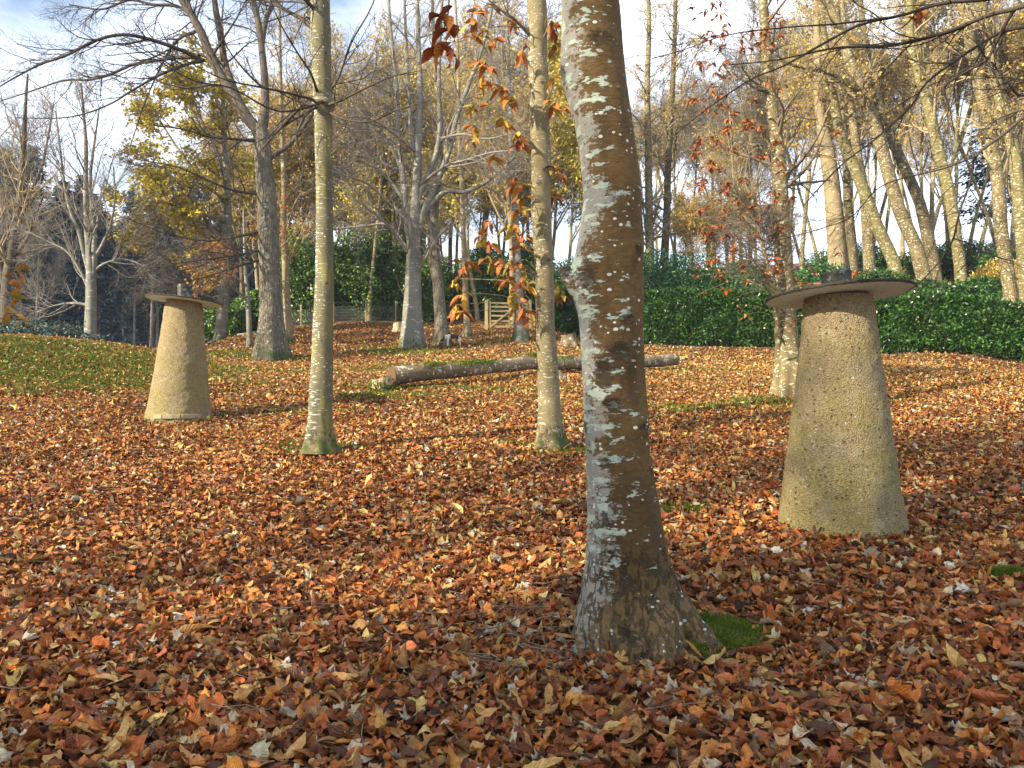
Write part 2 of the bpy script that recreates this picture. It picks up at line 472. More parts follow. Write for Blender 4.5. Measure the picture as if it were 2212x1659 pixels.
def leaf_grid(rng, pos, yaw, pitch, roll, Ln, Wd, curl, cup, wave, kind, col, nl, nw, stalk=.0):
    """curved leaves on an nl x nw grid. kind 0 oval, 1 long toothed, 2 lobed"""
    N = len(pos)
    t = np.linspace(0, 1, nl + 1); s = np.linspace(-1, 1, nw + 1)
    prof = np.empty((3, nl + 1))
    prof[0] = np.sin(np.pi * t ** .9) ** .75
    prof[1] = np.sin(np.pi * t ** .8) ** .8
    prof[2] = np.sin(np.pi * t ** 1.15) ** .7 * (1 + .33 * np.cos(t * 2 * np.pi * 3.4))
    if nl >= 8:
        tooth = np.where(np.arange(nl + 1) % 2 == 0, 1.0, .86)
        prof[1] *= tooth; prof[0] *= np.where(np.arange(nl + 1) % 2 == 0, 1.0, .94)
    prof[:, 0] = .05; prof[:, -1] = .03
    pr = prof[kind]                                             # N, nl+1
    tt = t[None, :, None]; ss = s[None, None, :]
    one = np.ones((N, nl + 1, nw + 1))
    x = (tt - .5) * Ln[:, None, None] * one
    w = pr[:, :, None] * Wd[:, None, None] * .5
    y = ss * w
    z = -curl[:, None, None] * Ln[:, None, None] * (tt - .5) ** 2 * one
    z = z + cup[:, None, None] * w * np.abs(ss) ** 1.5
    ph = rng.random(N)[:, None, None] * 6.28
    z = z + wave[:, None, None] * Wd[:, None, None] * ss * np.sin(tt * 7 + ph)
    x = x * (1 - .25 * np.abs(curl[:, None, None]))
    v = np.stack([x, y, z], -1).reshape(N, -1, 3)
    def R3(a, i, j):
        m = np.tile(np.eye(3), (N, 1, 1)); c, q = np.cos(a), np.sin(a)
        m[:, i, i] = c; m[:, j, j] = c; m[:, i, j] = -q; m[:, j, i] = q
        return m
    Rm = R3(yaw, 0, 1) @ R3(pitch, 2, 0) @ R3(roll, 1, 2)
    v = np.einsum('nij,nkj->nki', Rm, v) + pos[:, None, :]
    nv = (nl + 1) * (nw + 1)
    g = np.arange(nv).reshape(nl + 1, nw + 1)
    q = np.stack([g[:-1, :-1], g[1:, :-1], g[1:, 1:], g[:-1, 1:]], -1).reshape(-1, 4)
    Q = (q[None] + (np.arange(N) * nv)[:, None, None]).reshape(-1, 4)
    C = np.repeat(col, nv, 0)
    uv = np.stack([np.broadcast_to(ss, one.shape), np.broadcast_to(tt, one.shape)], -1).reshape(-1, 2)
    return v.reshape(-1, 3), Q, C, uv

# ------------------------------------------------------------------ ground cover masks
MOSS = [(1540,1400,.25,.19,1.2),(1475,1430,.17,.10,1.0),(60,790,2.6,1.6,1.0),(210,775,2.4,1.8,1.05),(120,760,3.0,1.5,1.1),(330,785,2.0,1.5,.85),(500,795,1.6,.8,.7),(20,815,2.0,.9,.7),
 (1235,978,.45,.3,.95),(1095,962,.5,.16,.75),(690,974,.45,.25,.9),(950,842,1.7,.28,.85),(850,860,.8,.35,.95),(800,862,.7,.4,.9),(1130,845,1.2,.22,.7),
 (885,762,1.6,1.1,.95),(760,802,1.4,.6,.8),(930,788,1.8,.5,.8),(830,795,1.2,.5,.6),(1150,775,1.5,.9,.5),(1690,868,.8,.5,.95),(1560,884,1.4,.35,.7),(1620,872,1.0,.3,.7),
 (1480,1105,.2,.13,.8),(550,836,.5,.2,.6),(1490,800,1.6,.5,.55),(1300,870,1.0,.3,.5),(2185,1275,.12,.08,.8),(1490,890,.7,.2,.6),(588,775,1.2,.6,.9),(640,960,.25,.12,.5),
 (420,1065,.2,.1,.4),(1990,985,.4,.15,.45),(2040,1060,.2,.1,.5),(700,890,.6,.15,.5),(1720,790,1.5,.5,.4),(2000,1160,.3,.12,.3),(1115,735,.9,.6,.6),(470,770,2.2,1.0,.7),(700,800,1.0,.4,.5)]
_mp = [(hit(px, py), rx, ry, a) for px, py, rx, ry, a in MOSS]
def moss_mask(X, Y):
    m = np.zeros(np.shape(X))
    for c, rx, ry, a in _mp:
        m = np.maximum(m, a * np.exp(-(((X - c[0]) / rx) ** 2 + ((Y - c[1]) / ry) ** 2) * .8))
    nz = np.sin(X * 3.1 + 1.7 * np.sin(Y * 2.3)) * np.sin(Y * 3.7 + 1.3 * np.sin(X * 1.9)) * .18 + np.sin(X * 9.3 + Y * 4.1) * np.sin(Y * 11.7 - X * 3.3) * .12
    return np.clip(m + nz * (m > .12), 0, 1)

# ------------------------------------------------------------------ ground
def sgrid(lo, hi, n, k):
    a = np.arcsinh(lo / k); b = np.arcsinh(hi / k)
    return k * np.sinh(np.linspace(a, b, n))
gx = sgrid(-400, 400, 361, 6.0)
gy = np.concatenate([np.linspace(-60, 0, 31)[:-1], sgrid(0.0, 420, 330, 8.0)])
GX, GY = np.meshgrid(gx, gy)
GZ = gz(GX, GY)
_nz = np.array([mnoise.noise(Vector((x * .9, y * .9, 0))) * .035 + mnoise.noise(Vector((x * .23, y * .23, 4))) * .07 for x, y in zip(GX.ravel(), GY.ravel())]).reshape(GX.shape)
def bump_at(X, Y):
    return np.array([mnoise.noise(Vector((x * .9, y * .9, 0))) * .035 + mnoise.noise(Vector((x * .23, y * .23, 4))) * .07 for x, y in zip(X, Y)])
_mound = np.where(GY < 5, .05, .0) * moss_mask(GX, GY)
gv = np.stack([GX, GY, GZ + _nz + _mound], -1).reshape(-1, 3)
gi = np.arange(GX.size).reshape(GX.shape)
gf = np.stack([gi[:-1, :-1], gi[:-1, 1:], gi[1:, 1:], gi[1:, :-1]], -1).reshape(-1, 4)
gm = moss_mask(GX.ravel(), GY.ravel())
g = G('woodland_soil')
pos = g.n('NewGeometry').outputs['Position']
at = g.n('Attribute', _attribute_name='col').outputs['Fac']
n1 = g.noise(pos, 9, 6, .65)
vor = g.n('TexVoronoi', Vector=pos, Scale=14.0)
lf = g.n('ValToRGB', Fac=g.n('SeparateColor', Color=vor.outputs['Color']).outputs[0])
cr = lf.color_ramp
cr.elements[0].color = (.045, .02, .012, 1); cr.elements[1].color = (.30, .13, .05, 1)
e = cr.elements.new(.5); e.color = (.16, .06, .025, 1)
soil = g.mix(g.step(n1, .3, .7), (.028, .017, .012), lf.outputs[0])
green = g.mix(g.noise(pos, 30, 4), (.03, .045, .01), (.10, .125, .02))
c = g.mix(g.step(g.math('ADD', at, g.math('MULTIPLY', g.math('SUBTRACT', n1, .5), .6)), .3, .6), soil, green)
M['soil'] = g.done(g.principled(c, .95, .1, g.bump(g.math('ADD', n1, vor.outputs['Distance']), .6, .03)))
ground = mesh_obj('ground', gv, gf, M['soil'], col=np.repeat(gm[:, None], 3, 1))
tag(ground, 'woodland ground sloping up to the hedge and bank under fallen leaves', 'ground', kind='structure')

# ------------------------------------------------------------------ fallen leaves
rng = np.random.default_rng(7)
LP = np.array([(.36, .125, .036), (.42, .165, .05), (.27, .082, .027), (.17, .058, .026), (.42, .245, .105), (.085, .040, .026), (.47, .28, .085), (.34, .20, .115), (.44, .38, .32), (.30, .095, .05), (.12, .05, .035), (.40, .13, .03)])
LW_near = np.array([.20, .13, .16, .12, .08, .09, .012, .06, .016, .06, .07, .05])  # near mix: own red-browns, with dark leaves added for foreground shade
LW_far = np.array([.13, .20, .06, .03, .30, .02, .17, .06, .02, .01, .01, .03])  # far mix is paler: partly leaf colour, partly painted sunlight
def litter(bag, n, y0, y1, nl, nw, sizek, near, lift):
    Y = np.sqrt(rng.random(n) * (y1 ** 2 - y0 ** 2) + y0 ** 2)
    X = (rng.random(n) * 2 - 1) * (.65 * 1.22 * Y + .5)
    mk = moss_mask(X, Y)
    keep = rng.random(n) > np.where(mk > .35, np.where(Y > 12, .34, .78), .0) * np.where(Y < 5, np.clip((mk - .3) * 1.9, 0, 1) * 1.22, 1)
    X, Y = X[keep], Y[keep]; n = len(X)
    kind = rng.choice(3, n, p=[.74, .17, .09])
    base = np.where(kind == 0, .062, np.where(kind == 1, .125, .085)) * sizek
    Ln = base * np.exp(rng.normal(-.03, .30, n)).clip(.4, 1.75)
    Wd = Ln * np.where(kind == 0, .66, np.where(kind == 1, .34, .62)) * rng.uniform(.8, 1.1, n)
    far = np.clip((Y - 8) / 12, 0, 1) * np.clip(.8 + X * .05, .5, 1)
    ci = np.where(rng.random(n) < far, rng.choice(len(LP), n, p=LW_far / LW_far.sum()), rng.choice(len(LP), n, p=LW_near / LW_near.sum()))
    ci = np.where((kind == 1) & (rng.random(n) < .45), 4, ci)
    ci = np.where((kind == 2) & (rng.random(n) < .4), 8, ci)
    col = (LP[ci] * (np.array([[1.50, 1.48, 1.22]]) + np.clip((Y[:, None] - 4) / 10, 0, 1) * np.array([[.10, .24, .10]])) * rng.uniform(.38, 1.40, (n, 1))).clip(0, .62)  # brighter, more golden with distance: sunlit tone put into the leaf colour
    pn = np.sin(X * 1.3 + 2 * np.sin(Y * .7)) * np.sin(Y * 1.1 + X * .3)
    col = col * (1 + .10 * pn[:, None])
    z = gz(X, Y) + bump_at(X, Y) + rng.random(n) ** 1.5 * lift + .006
    pos = np.stack([X, Y, z], 1)
    tl = np.where(rng.random(n) < .17, .7, .29)
    curl = rng.normal(.1, .75, n); cup = rng.normal(.12, .55, n); wave = np.abs(rng.normal(0, .18, n))
    v, q, c_, u = leaf_grid(rng, pos, rng.random(n) * 6.283, rng.normal(0, 1, n) * tl, rng.normal(0, 1, n) * tl, Ln, Wd, curl, cup, wave, kind, col, nl, nw)
    bag.add(v, q, c_, u)
bag = Bag()
litter(bag, 34000, 1.9, 5.2, 10, 4, .95, 1, .035)
litter(bag, 105000, 5.0, 11, 4, 2, .9, 1, .045)
litter(bag, 190000, 10.5, 22, 2, 2, 1.0, 0, .05)
litter(bag, 120000, 21, 38, 2, 1, 1.35, 0, .06)
o = bag.build('leaf_litter', M['litter'])
tag(o, 'thick carpet of fallen brown, rust and tan leaves over the woodland floor', 'fallen leaves', kind='stuff')

# moss and short grass in patches
bag = Bag()
def mossy(n, y0, y1, hh, ww):
    Y = np.sqrt(rng.random(n) * (y1 ** 2 - y0 ** 2) + y0 ** 2)
    X = (rng.random(n) * 2 - 1) * (.65 * 1.22 * Y + .5)
    mk = moss_mask(X, Y)
    cl = np.sin(X * 37 + 2.1 * np.sin(Y * 29)) * np.sin(Y * 41 + 1.7 * np.sin(X * 31)) * np.where(Y < 5.2, .30, .12)
    k = (mk + cl > .30) & (rng.random(n) < (mk + cl) * 1.3)
    X, Y = X[k], Y[k]; m = len(X)
    z = gz(X, Y) + bump_at(X, Y)
    d = rng.normal(0, .6, (m, 3)); d[:, 2] = 1; d /= np.linalg.norm(d, axis=1, keepdims=True)
    s = np.cross(d, rng.normal(0, 1, (m, 3))); s /= np.linalg.norm(s, axis=1, keepdims=True)
    p = np.stack([X, Y, z - .004 + np.where(Y < 5, .055, .006) * mk[k]], 1); H = (hh * rng.uniform(.5, 1.5, m))[:, None]; W = (ww * rng.uniform(.6, 1.3, m))[:, None]
    V = np.stack([p - s * W * .5, p + s * W * .5, p + d * H + s * W * .12, p + d * H - s * W * .12], 1).reshape(-1, 3)
    c1 = np.array((.055, .09, .012)); c2 = np.array((.16, .19, .028)); t = np.clip(rng.random((m, 1)) * .8 + (np.sin(X * 23) * np.sin(Y * 27))[:, None] * .35, 0, 1)
    bag.add(V, np.arange(m * 4).reshape(m, 4), np.repeat((c1 * (1 - t) + c2 * t), 4, 0))
mossy(1500000, 2.5, 5.2, .020, .006)
mossy(500000, 5, 11, .04, .010)
mossy(500000, 11, 21, .06, .022)
mossy(150000, 21, 34, .08, .04)
o = bag.build('moss', M['moss'])
tag(o, 'bright green moss and short grass in patches among the leaves', 'moss', kind='stuff')

# thin fallen sticks in the leaves
bag = Bag()
n = 420
Y = rng.uniform(2.3, 9, n); X = (rng.random(n) * 2 - 1) * .7 * Y
near_tree = rng.random(n) < .35
c0 = hit(1300, 1390)
X = np.where(near_tree, c0[0] + rng.normal(-.15, .4, n), X); Y = np.where(near_tree, c0[1] + rng.normal(0, .35, n), Y)
p = np.stack([X, Y, gz(X, Y) + .03 + rng.random(n) * .025], 1)
a = rng.random(n) * 6.28
d = np.stack([np.cos(a), np.sin(a), rng.normal(0, .12, n)], 1)
PT, R = grow(rng, p, d, rng.uniform(.06, .38, n), rng.uniform(.0015, .0045, n), 5, .16, 0)
v, q = tubes(PT, R, 4)
bag.add(v, q)
o = bag.build('fallen_twigs', M['twig'])
tag(o, 'thin dry sticks lying scattered among the fallen leaves', 'twigs', kind='stuff')

# ------------------------------------------------------------------ trees
def trunk_loft(prof, Y, nring, nseg, seed=0, rough=.02, flare=(), knots=(), rug=0.0):
    """prof: rows (py, left px, right px) from top down to the base; a lofted trunk with bumps, root lobes and knots (world coords)"""
    prof = sorted(prof, key=lambda r: -r[0])
    pts = []
    for py, l, r in prof:
        c_ = P((l + r) / 2, py, Y); pts.append((c_[0], c_[1], c_[2], (r - l) / 2 * Y / F))
    S = resample(np.array(pts), nring)
    a = np.linspace(0, 2 * np.pi, nseg, endpoint=False) + np.pi / 2
    zb = S[0, 2]
    V = np.empty((nring, nseg, 3)); DK = np.zeros((nring, nseg)); SD = np.tile(np.cos(a) * .5 + .5, (nring, 1))
    for k in range(nring):
        for j in range(nseg):
            ca, sa = math.cos(a[j]), math.sin(a[j])
            r = S[k, 3]; h = S[k, 2] - zb
            q = Vector((ca * r * 5 + seed, sa * r * 5, h * 2.2))
            r *= 1 + rough * (mnoise.noise(q) * 2.2 + mnoise.noise(q * 2.7) * 1.0 + mnoise.noise(Vector((ca * r * 16, sa * r * 16, h * 34 + seed))) * .45)
            if rug:
                q2 = Vector((ca * 2.6 + seed, sa * 2.6, h * 2.6))
                w_ = math.exp(-(h / .32) ** 2)
                if w_ > .01:
                    r += rug * w_ * ((.42 - abs(mnoise.noise(q2)) * 2.0) * .9 + (.3 - abs(mnoise.noise(q2 * 2.3)) * 1.6) * .5 + mnoise.noise(Vector((ca * 8, sa * 8, h * 22))) * .28)
            for (f0, hh, nl, ph, pw) in flare:
                r += S[k, 3] * f0 * math.exp(-h / hh) * ((.5 + .5 * math.cos(nl * a[j] + ph)) ** pw)
            for (ka, kh, ks, kz, kd) in knots:                      # angle, height, width, tall, depth
                da = (a[j] - ka + math.pi) % (2 * math.pi) - math.pi
                e2 = (da * S[k, 3] / ks) ** 2 + ((h - kh) / kz) ** 2
                if e2 < 9:
                    DK[k, j] = max(DK[k, j], math.exp(-e2 * 1.6))
                    r += kd * (math.exp(-e2) * 1.0 - .9 * math.exp(-e2 * 6)) + kd * .35 * math.exp(-e2) * mnoise.noise(q * 9)
            V[k, j] = (S[k, 0] + ca * r, S[k, 1] + sa * r, S[k, 2])
    idx = np.arange(nring * nseg).reshape(nring, nseg)
    A, B = idx[:-1], idx[1:]
    Q = np.stack([A, np.roll(A, -1, 1), np.roll(B, -1, 1), B], -1).reshape(-1, 4)
    trunk_loft.dark = np.stack([DK.ravel(), SD.ravel(), DK.ravel() * 0], 1)
    return V.reshape(-1, 3), Q, S

def crown(rng, PT, R, levels, K0=None):
    """levels: dicts for spawn(); returns list of (PT,R)"""
    out = []
    for lv in levels:
        PT, R = spawn(rng, PT, R, **lv)
        out.append((PT, R))
    return out

def lv(n, t0, t1, ang, length, rf, K, wander, up, lvar=.35, rmin=.003, flat=0, taper=.5, tip=.35):
    return dict(n=n, t0=t0, t1=t1, ang=ang, length=length, lvar=lvar, rf=rf, K=K, wander=wander, up=up, rmin=rmin, flat=flat, taper=taper, tip=tip)

def add_leaves(rng, bag, PT, per, size, wid, pal, t0=.2, droop=.4, flat=0, keep=None, jit=.02):
    N, K1, _ = PT.shape
    i = np.repeat(np.arange(N), per)
    t = (rng.random(len(i)) * (1 - t0) + t0) * (K1 - 1)
    k = np.clip(t.astype(int), 0, K1 - 2); u = (t - k)[:, None]
    p = PT[i, k] * (1 - u) + PT[i, k + 1] * u + rng.normal(0, jit, (len(i), 3))
    if keep is not None: p = p[keep(p)]
    v, q, c_ = rhombs(rng, p, size * rng.uniform(.6, 1.3, len(p)), wid * rng.uniform(.7, 1.2, len(p)), pick(rng, pal, len(p)), droop, flat)
    bag.add(v, q, c_)

def stems_world(stems, Y, K, rng, drift=.0):
    """stems: list of [(px,py,width px[,dY])...] -> PT, R arrays with K samples each"""
    PT, R = [], []
    for st in stems:
        rows = []
        for row in st:
            px, py, w = row[:3]; dy = row[3] if len(row) > 3 else 0.0
            y = Y + dy
            p_ = P(px, py, y); rows.append((*p_, w / 2 * y / F))
        s = resample(np.array(rows), K)
        PT.append(s[:, :3]); R.append(np.maximum(s[:, 3], .003))
    return np.array(PT), np.array(R)

SUNNY = 0
def make_tree(name, base, Y, stems, label, cat='tree', group=None, trunk_mat='grey', twig_mat='twig', levels=(), seed=1, leaf=None, sides=12, limb_sides=8,
              bough=(), limb_mat=None, stem_levels=True, K=26, trunk_extra=None, nroot=5, rootk=1.0):
    """stems[0] is the trunk (first point the base); the others are limbs; bough: extra explicit branches"""
    rng = np.random.default_rng(seed)
    b = P(base[0], base[1], Y); b[2] = float(gz(b[0], b[1]))
    root = empty(name, b, label, cat, group)
    PT, R = stems_world(stems, Y, K, rng)
    bag = Bag()
    v, q = tubes(PT[:1], R[:1], sides)
    # root flare and bumps on the trunk
    v = v.reshape(K, sides, 3); ctr = PT[0][:, None, :]
    for k in range(K):
        h = np.linalg.norm(PT[0, k] - PT[0, 0])
        for j in range(sides):
            a = 2 * math.pi * j / sides
            f = 1 + rootk * .75 * math.exp(-h / (R[0, 0] * 2.0)) * (.45 + .55 * math.cos(nroot * a + seed)) + .07 * mnoise.noise(Vector((math.cos(a) * 1.2, math.sin(a) * 1.2 + seed, h * 1.4)))
            v[k, j] = ctr[k, 0] + (v[k, j] - ctr[k, 0]) * f
    v[0, :, 2] -= .25
    bag.add(v.reshape(-1, 3), q)
    if len(PT) > 1:
        v, q = tubes(PT[1:], R[1:], limb_sides)
        if limb_mat:
            lb = Bag(); lb.add(v, q); lb.build('limbs', M[limb_mat], root, off=b)
        else: bag.add(v, q)
    bag.build('trunk', M[trunk_mat], root, off=b)
    tw = Bag(); lf_ = Bag()
    srcP, srcR = PT, R
    if bough:
        BP, BR = stems_world(bough, Y, K, rng)
        v, q = tubes(BP, BR, 6); tw.add(v, q)
        srcP = np.concatenate([PT, BP]); srcR = np.concatenate([R, BR])
    sets = []
    if levels:
        if isinstance(levels, tuple): chains = levels
        else: chains = (dict(src='all', lv=levels),)
        for ch in chains:
            if ch['src'] == 'all': a_, b_ = srcP, srcR
            elif ch['src'] == 'trunk': a_, b_ = PT[:1], R[:1]
            elif ch['src'] == 'limbs': a_, b_ = PT[1:], R[1:]
            else: a_, b_ = BP, BR
            out = crown(rng, a_, b_, ch['lv'])
            for i, (p_, r_) in enumerate(out):
                v, q = tubes(p_, r_, 5 if i == 0 else 3); tw.add(v, q)
            sets.append(out)
    if tw.n: tw.build('branches', M[twig_mat], root, off=b)
    if leaf:
        for out in sets:
            for p_, r_ in out[-leaf.get('levels', 1):]:
                add_leaves(rng, lf_, p_, leaf['per'], leaf['size'], leaf['wid'], leaf['pal'], leaf.get('t0', .2), leaf.get('droop', .4), leaf.get('flat', 0), leaf.get('keep'), leaf.get('jit', .02))
        if lf_.n: lf_.build('leaves', M['leaf'], root, off=b)
    return root, PT, R, rng, b

def leaf_sprays(rng, root, b, spots, Y, size, pal, src_pts, name='leaf_spray', dY=.5, nleaf=(4, 8), twig_r=.004, spread=.9, mat='twig_warm', droop=.5):
    """palmate bunches of long toothed leaves at the given pixels, each on a shoot from the nearest source point lower down"""
    bag, tw = Bag(), Bag()
    src = np.asarray(src_pts)
    posL = []; yaws = []; pit = []; col = []
    for (px, py) in spots:
        e = P(px, py, Y + rng.uniform(-dY, dY))
        dd = np.linalg.norm(src - (e - np.array((0, 0, .25))), axis=1) + np.where(src[:, 2] > e[2] + .1, .6, 0)
        s = src[dd.argmin()]
        mid = (s + e) / 2 + rng.normal(0, .05, 3) + np.array((0, 0, .06))
        pl = resample(np.array([s, mid, e]), 8)
        v, q = tubes(pl[None], np.linspace(twig_r, twig_r * .4, 8)[None], 4); tw.add(v, q)
        n = rng.integers(*nleaf)
        y0 = rng.random() * 6.28
        for k in range(n):
            posL.append(e + rng.normal(0, .02, 3)); yaws.append(y0 + k * 6.28 / n * spread + rng.normal(0, .25)); pit.append(rng.normal(droop, .3))
        c1 = pick(rng, pal, n, .15); col.append(c1)
    n = len(posL); posL = np.array(posL); yaw = np.array(yaws); pitch = np.array(pit); col = np.concatenate(col)
    Ln = size * rng.uniform(.65, 1.2, n); Wd = Ln * rng.uniform(.27, .38, n)
    off = np.stack([np.cos(yaw) * np.cos(pitch), np.sin(yaw) * np.cos(pitch), -np.sin(pitch)], 1) * Ln[:, None] * .5
    v, q, c_, u = leaf_grid(rng, posL + off, yaw, pitch, rng.normal(0, .5, n), Ln, Wd, rng.normal(.4, .45, n), rng.normal(.25, .3, n), np.abs(rng.normal(0, .1, n)), np.full(n, 1), col, 8, 4)
    bag.add(v, q, c_, u)
    o = tw.build(name.replace('leaf_', '') + '_shoots' if False else 'shoots', M[mat], root, off=b)
    bag.build('leaves', M['litter'], root, off=b)
    return o

# ---- the thick lichened trunk in the foreground
YM = 3.62
prof = [(-900,1150,1240),(-500,1185,1290),(-150,1207,1325),(0,1213,1337),(60,1214,1342),(120,1214,1348),(180,1220,1354),(300,1246,1370),(400,1258,1384),(470,1256,1388),(530,1246,1390),(580,1236,1390),(640,1238,1390),(700,1250,1390),
        (800,1258,1394),(900,1263,1402),(1000,1266,1406),(1100,1267,1424),(1200,1265,1444),(1270,1258,1466),(1330,1250,1488),(1380,1246,1504),(1420,1244,1510)]
rng = np.random.default_rng(11)
b_main = P(1378, 1405, YM); b_main[2] = float(gz(b_main[0], b_main[1]))
main_tree = empty('beech_tree', b_main, 'thick brown foreground trunk blotched with pale green lichen', 'tree')
fr = -math.pi / 2
# knots given by (px, py, size px, depth)
def kn(px, py, w, h, d):
    l = np.interp(py, [r[0] for r in prof], [r[1] for r in prof]); r_ = np.interp(py, [r[0] for r in prof], [r[2] for r in prof])
    c_ = np.clip((px - (l + r_) / 2) / ((r_ - l) / 2), -.98, .98)
    ang = math.pi + math.acos(-c_) if False else -math.acos(c_)
    zb = P(0, 1415, YM)[2]
    return (ang % (2 * math.pi), P(px, py, YM)[2] - zb, w * YM / F, h * YM / F, d)
knots = [kn(1290,108,40,28,.018),(kn(1300,800,34,55,.028)),kn(1330,760,40,40,.02),kn(1315,870,30,30,.02),kn(1262,600,40,45,.016),kn(1226,600,22,30,.022),kn(1380,915,25,18,.02),kn(1300,990,28,24,.014),kn(1220,165,26,40,.018),
         kn(1370,545,20,20,.018),kn(1255,920,20,26,.012),kn(1345,690,24,20,.014),kn(1300,1110,20,28,.008),kn(1340,1330,30,34,.02),kn(1365,1365,24,20,.022),kn(1400,1010,22,20,.01)]
v, q, S = trunk_loft(prof, YM, 420, 150, 3.3, .024, flare=[(.20,.16,5,1.0,1.5),(.32,.06,7,.4,1.6)], knots=knots, rug=.045)
bag = Bag(); bag.add(v, q, trunk_loft.dark)
base_c = np.array((b_main[0], b_main[1], 0))
for a, ln, r0 in [(-2.05,.26,.065),(-1.75,.28,.075),(-1.35,.38,.08),(-1.05,.36,.06),(-.55,.42,.075),(.1,.36,.06),(3.4,.27,.055),(3.05,.24,.05),(1.2,.3,.06),(2.2,.3,.06)]:
    c_, s_ = math.cos(a), math.sin(a)
    x0 = base_c + np.array((c_ * .10, s_ * .10, 0)); x1 = base_c + np.array((c_ * .19, s_ * .19, 0)); x2 = base_c + np.array((c_ * ln * .8, s_ * ln * .8, 0)); x3 = base_c + np.array((c_ * (ln + .12), s_ * (ln + .12), 0))
    x3[:2] += rng.normal(0, .03, 2)
    g0 = lambda x: float(gz(x[0], x[1]))
    rows = [(*x0[:2], g0(x0) + .34, r0 * .7), (*x1[:2], g0(x1) + .17, r0 * 1.0), (*x2[:2], g0(x2) + .04, r0 * .72), (*x3[:2], g0(x3) - .07, r0 * .35)]
    s = resample(np.array(rows), 40)
    vv, qq = tubes(s[None, :, :3], s[None, :, 3], 24)
    for i in range(len(vv)):
        vv[i] += np.array(mnoise.noise_vector(Vector(vv[i] * 9))) * .022 + np.array(mnoise.noise_vector(Vector(vv[i] * 30))) * .009
    bag.add(vv, qq, (0, .7, 0))
# torn branch stub on the left
st = resample(np.array([(*P(1262,640,YM-.02),.05),(*P(1240,610,YM-.03),.045),(*P(1222,592,YM-.04),.034),(*P(1214,578,YM-.04),.02)]), 12)
vv, qq = tubes(st[None, :, :3], st[None, :, 3], 14)
for i in range(len(vv)): vv[i] += np.array(mnoise.noise_vector(Vector(vv[i] * 30))) * .009
bag.add(vv, qq, np.stack([np.clip(np.arange(len(vv)) / len(vv) * 1.8 - .7, 0, 1), np.full(len(vv), .15), np.zeros(len(vv))], 1))
bag.build('trunk', M['main'], main_tree, off=b_main)
# its crown, above the frame
PTm = S[None, ::6, :3][:, -12:]; Rm = S[None, ::6, 3][:, -12:]
o1 = crown(rng, PTm, Rm, [lv(9,.35,1,55,2.6,.35,8,.10,.05), lv(6,.25,1,45,1.1,.5,5,.12,.03), lv(6,.2,1,40,.5,.6,4,.15,.02)])
bag = Bag()
for i, (p_, r_) in enumerate(o1):
    vv, qq = tubes(p_, r_, 5 if i < 1 else 3); bag.add(vv, qq)
# drooping twig that carries the brown leaf bunch at the top of the picture
tw = resample(np.array([(*P(1215,-120,YM+.1),.010),(*P(1100,-150,YM+.3),.007),(*P(985,-60,YM+.45),.005),(*P(968,30,YM+.5),.004),(*P(955,75,YM+.5),.003)]), 16)
vv, qq = tubes(tw[None, :, :3], tw[None, :, 3], 6); bag.add(vv, qq)
bag.build('branches', M['twig_dark'], main_tree, off=b_main)
hang = [(955,42,.12,1.9),(965,55,.13,1.5),(978,70,.11,1.3),(945,85,.13,2.3),(935,40,.09,2.5),(925,115,.13,2.6),(950,120,.14,1.8),(972,115,.13,1.4),(985,125,.10,1.1),(960,95,.12,1.6)]
n = len(hang)
pos_ = np.array([P(x, y, YM + .5 + rng.normal(0, .03)) for x, y, *_ in hang])
v, q, c_, u = leaf_grid(rng, pos_, np.array([0 if h[3] < 1.57 else math.pi for h in hang], float) + rng.normal(0, .5, n), np.array([1.2 - abs(h[3] - 1.57) * .5 for h in hang]), rng.normal(0, .7, n),
                        np.array([h[2] for h in hang]) * 1.5, np.array([h[2] for h in hang]) * .6, rng.normal(.7, .3, n), rng.normal(.5, .3, n), np.full(n, .14), np.full(n, 1), pick(rng, 'chestnut_red', n, .15) * .8, 10, 4)
bag = Bag(); bag.add(v, q, c_, u); bag.build('leaves', M['litter'], main_tree, off=b_main)

def loft_tree(name, prof, Y, label, mat, seed, flare, knots=(), rough=.02, levels=None, bough=(), twig='twig', t_from=.0, leaf=None, nring=240, nseg=48):
    rng = np.random.default_rng(seed)
    py, l, r = max(prof, key=lambda r_: r_[0])
    b = P((l + r) / 2, py, Y); b[2] = float(gz(b[0], b[1]))
    root = empty(name, b, label, 'tree')
    v, q, S = trunk_loft(prof, Y, nring, nseg, seed, rough, flare, knots)
    bag = Bag(); bag.add(v, q, trunk_loft.dark); bag.build('trunk', M[mat], root, off=b)
    tw = Bag(); lf_ = Bag(); sets = []
    if bough:
        BP, BR = stems_world(bough, Y, 20, rng)
        vv, qq = tubes(BP, BR, 6); tw.add(vv, qq)
        sets += crown(rng, BP, BR, [lv(7,.15,1,45,.75,.5,5,.13,.02,rmin=.0028), lv(6,.15,1,42,.35,.6,4,.14,.0,rmin=.002)])
    if levels: sets += crown(rng, S[None, :, :3], S[None, :, 3], levels)
    for p_, r_ in sets:
        vv, qq = tubes(p_, r_, 4); tw.add(vv, qq)
    if tw.n: tw.build('branches', M[twig], root, off=b)
    return root, S, rng, b

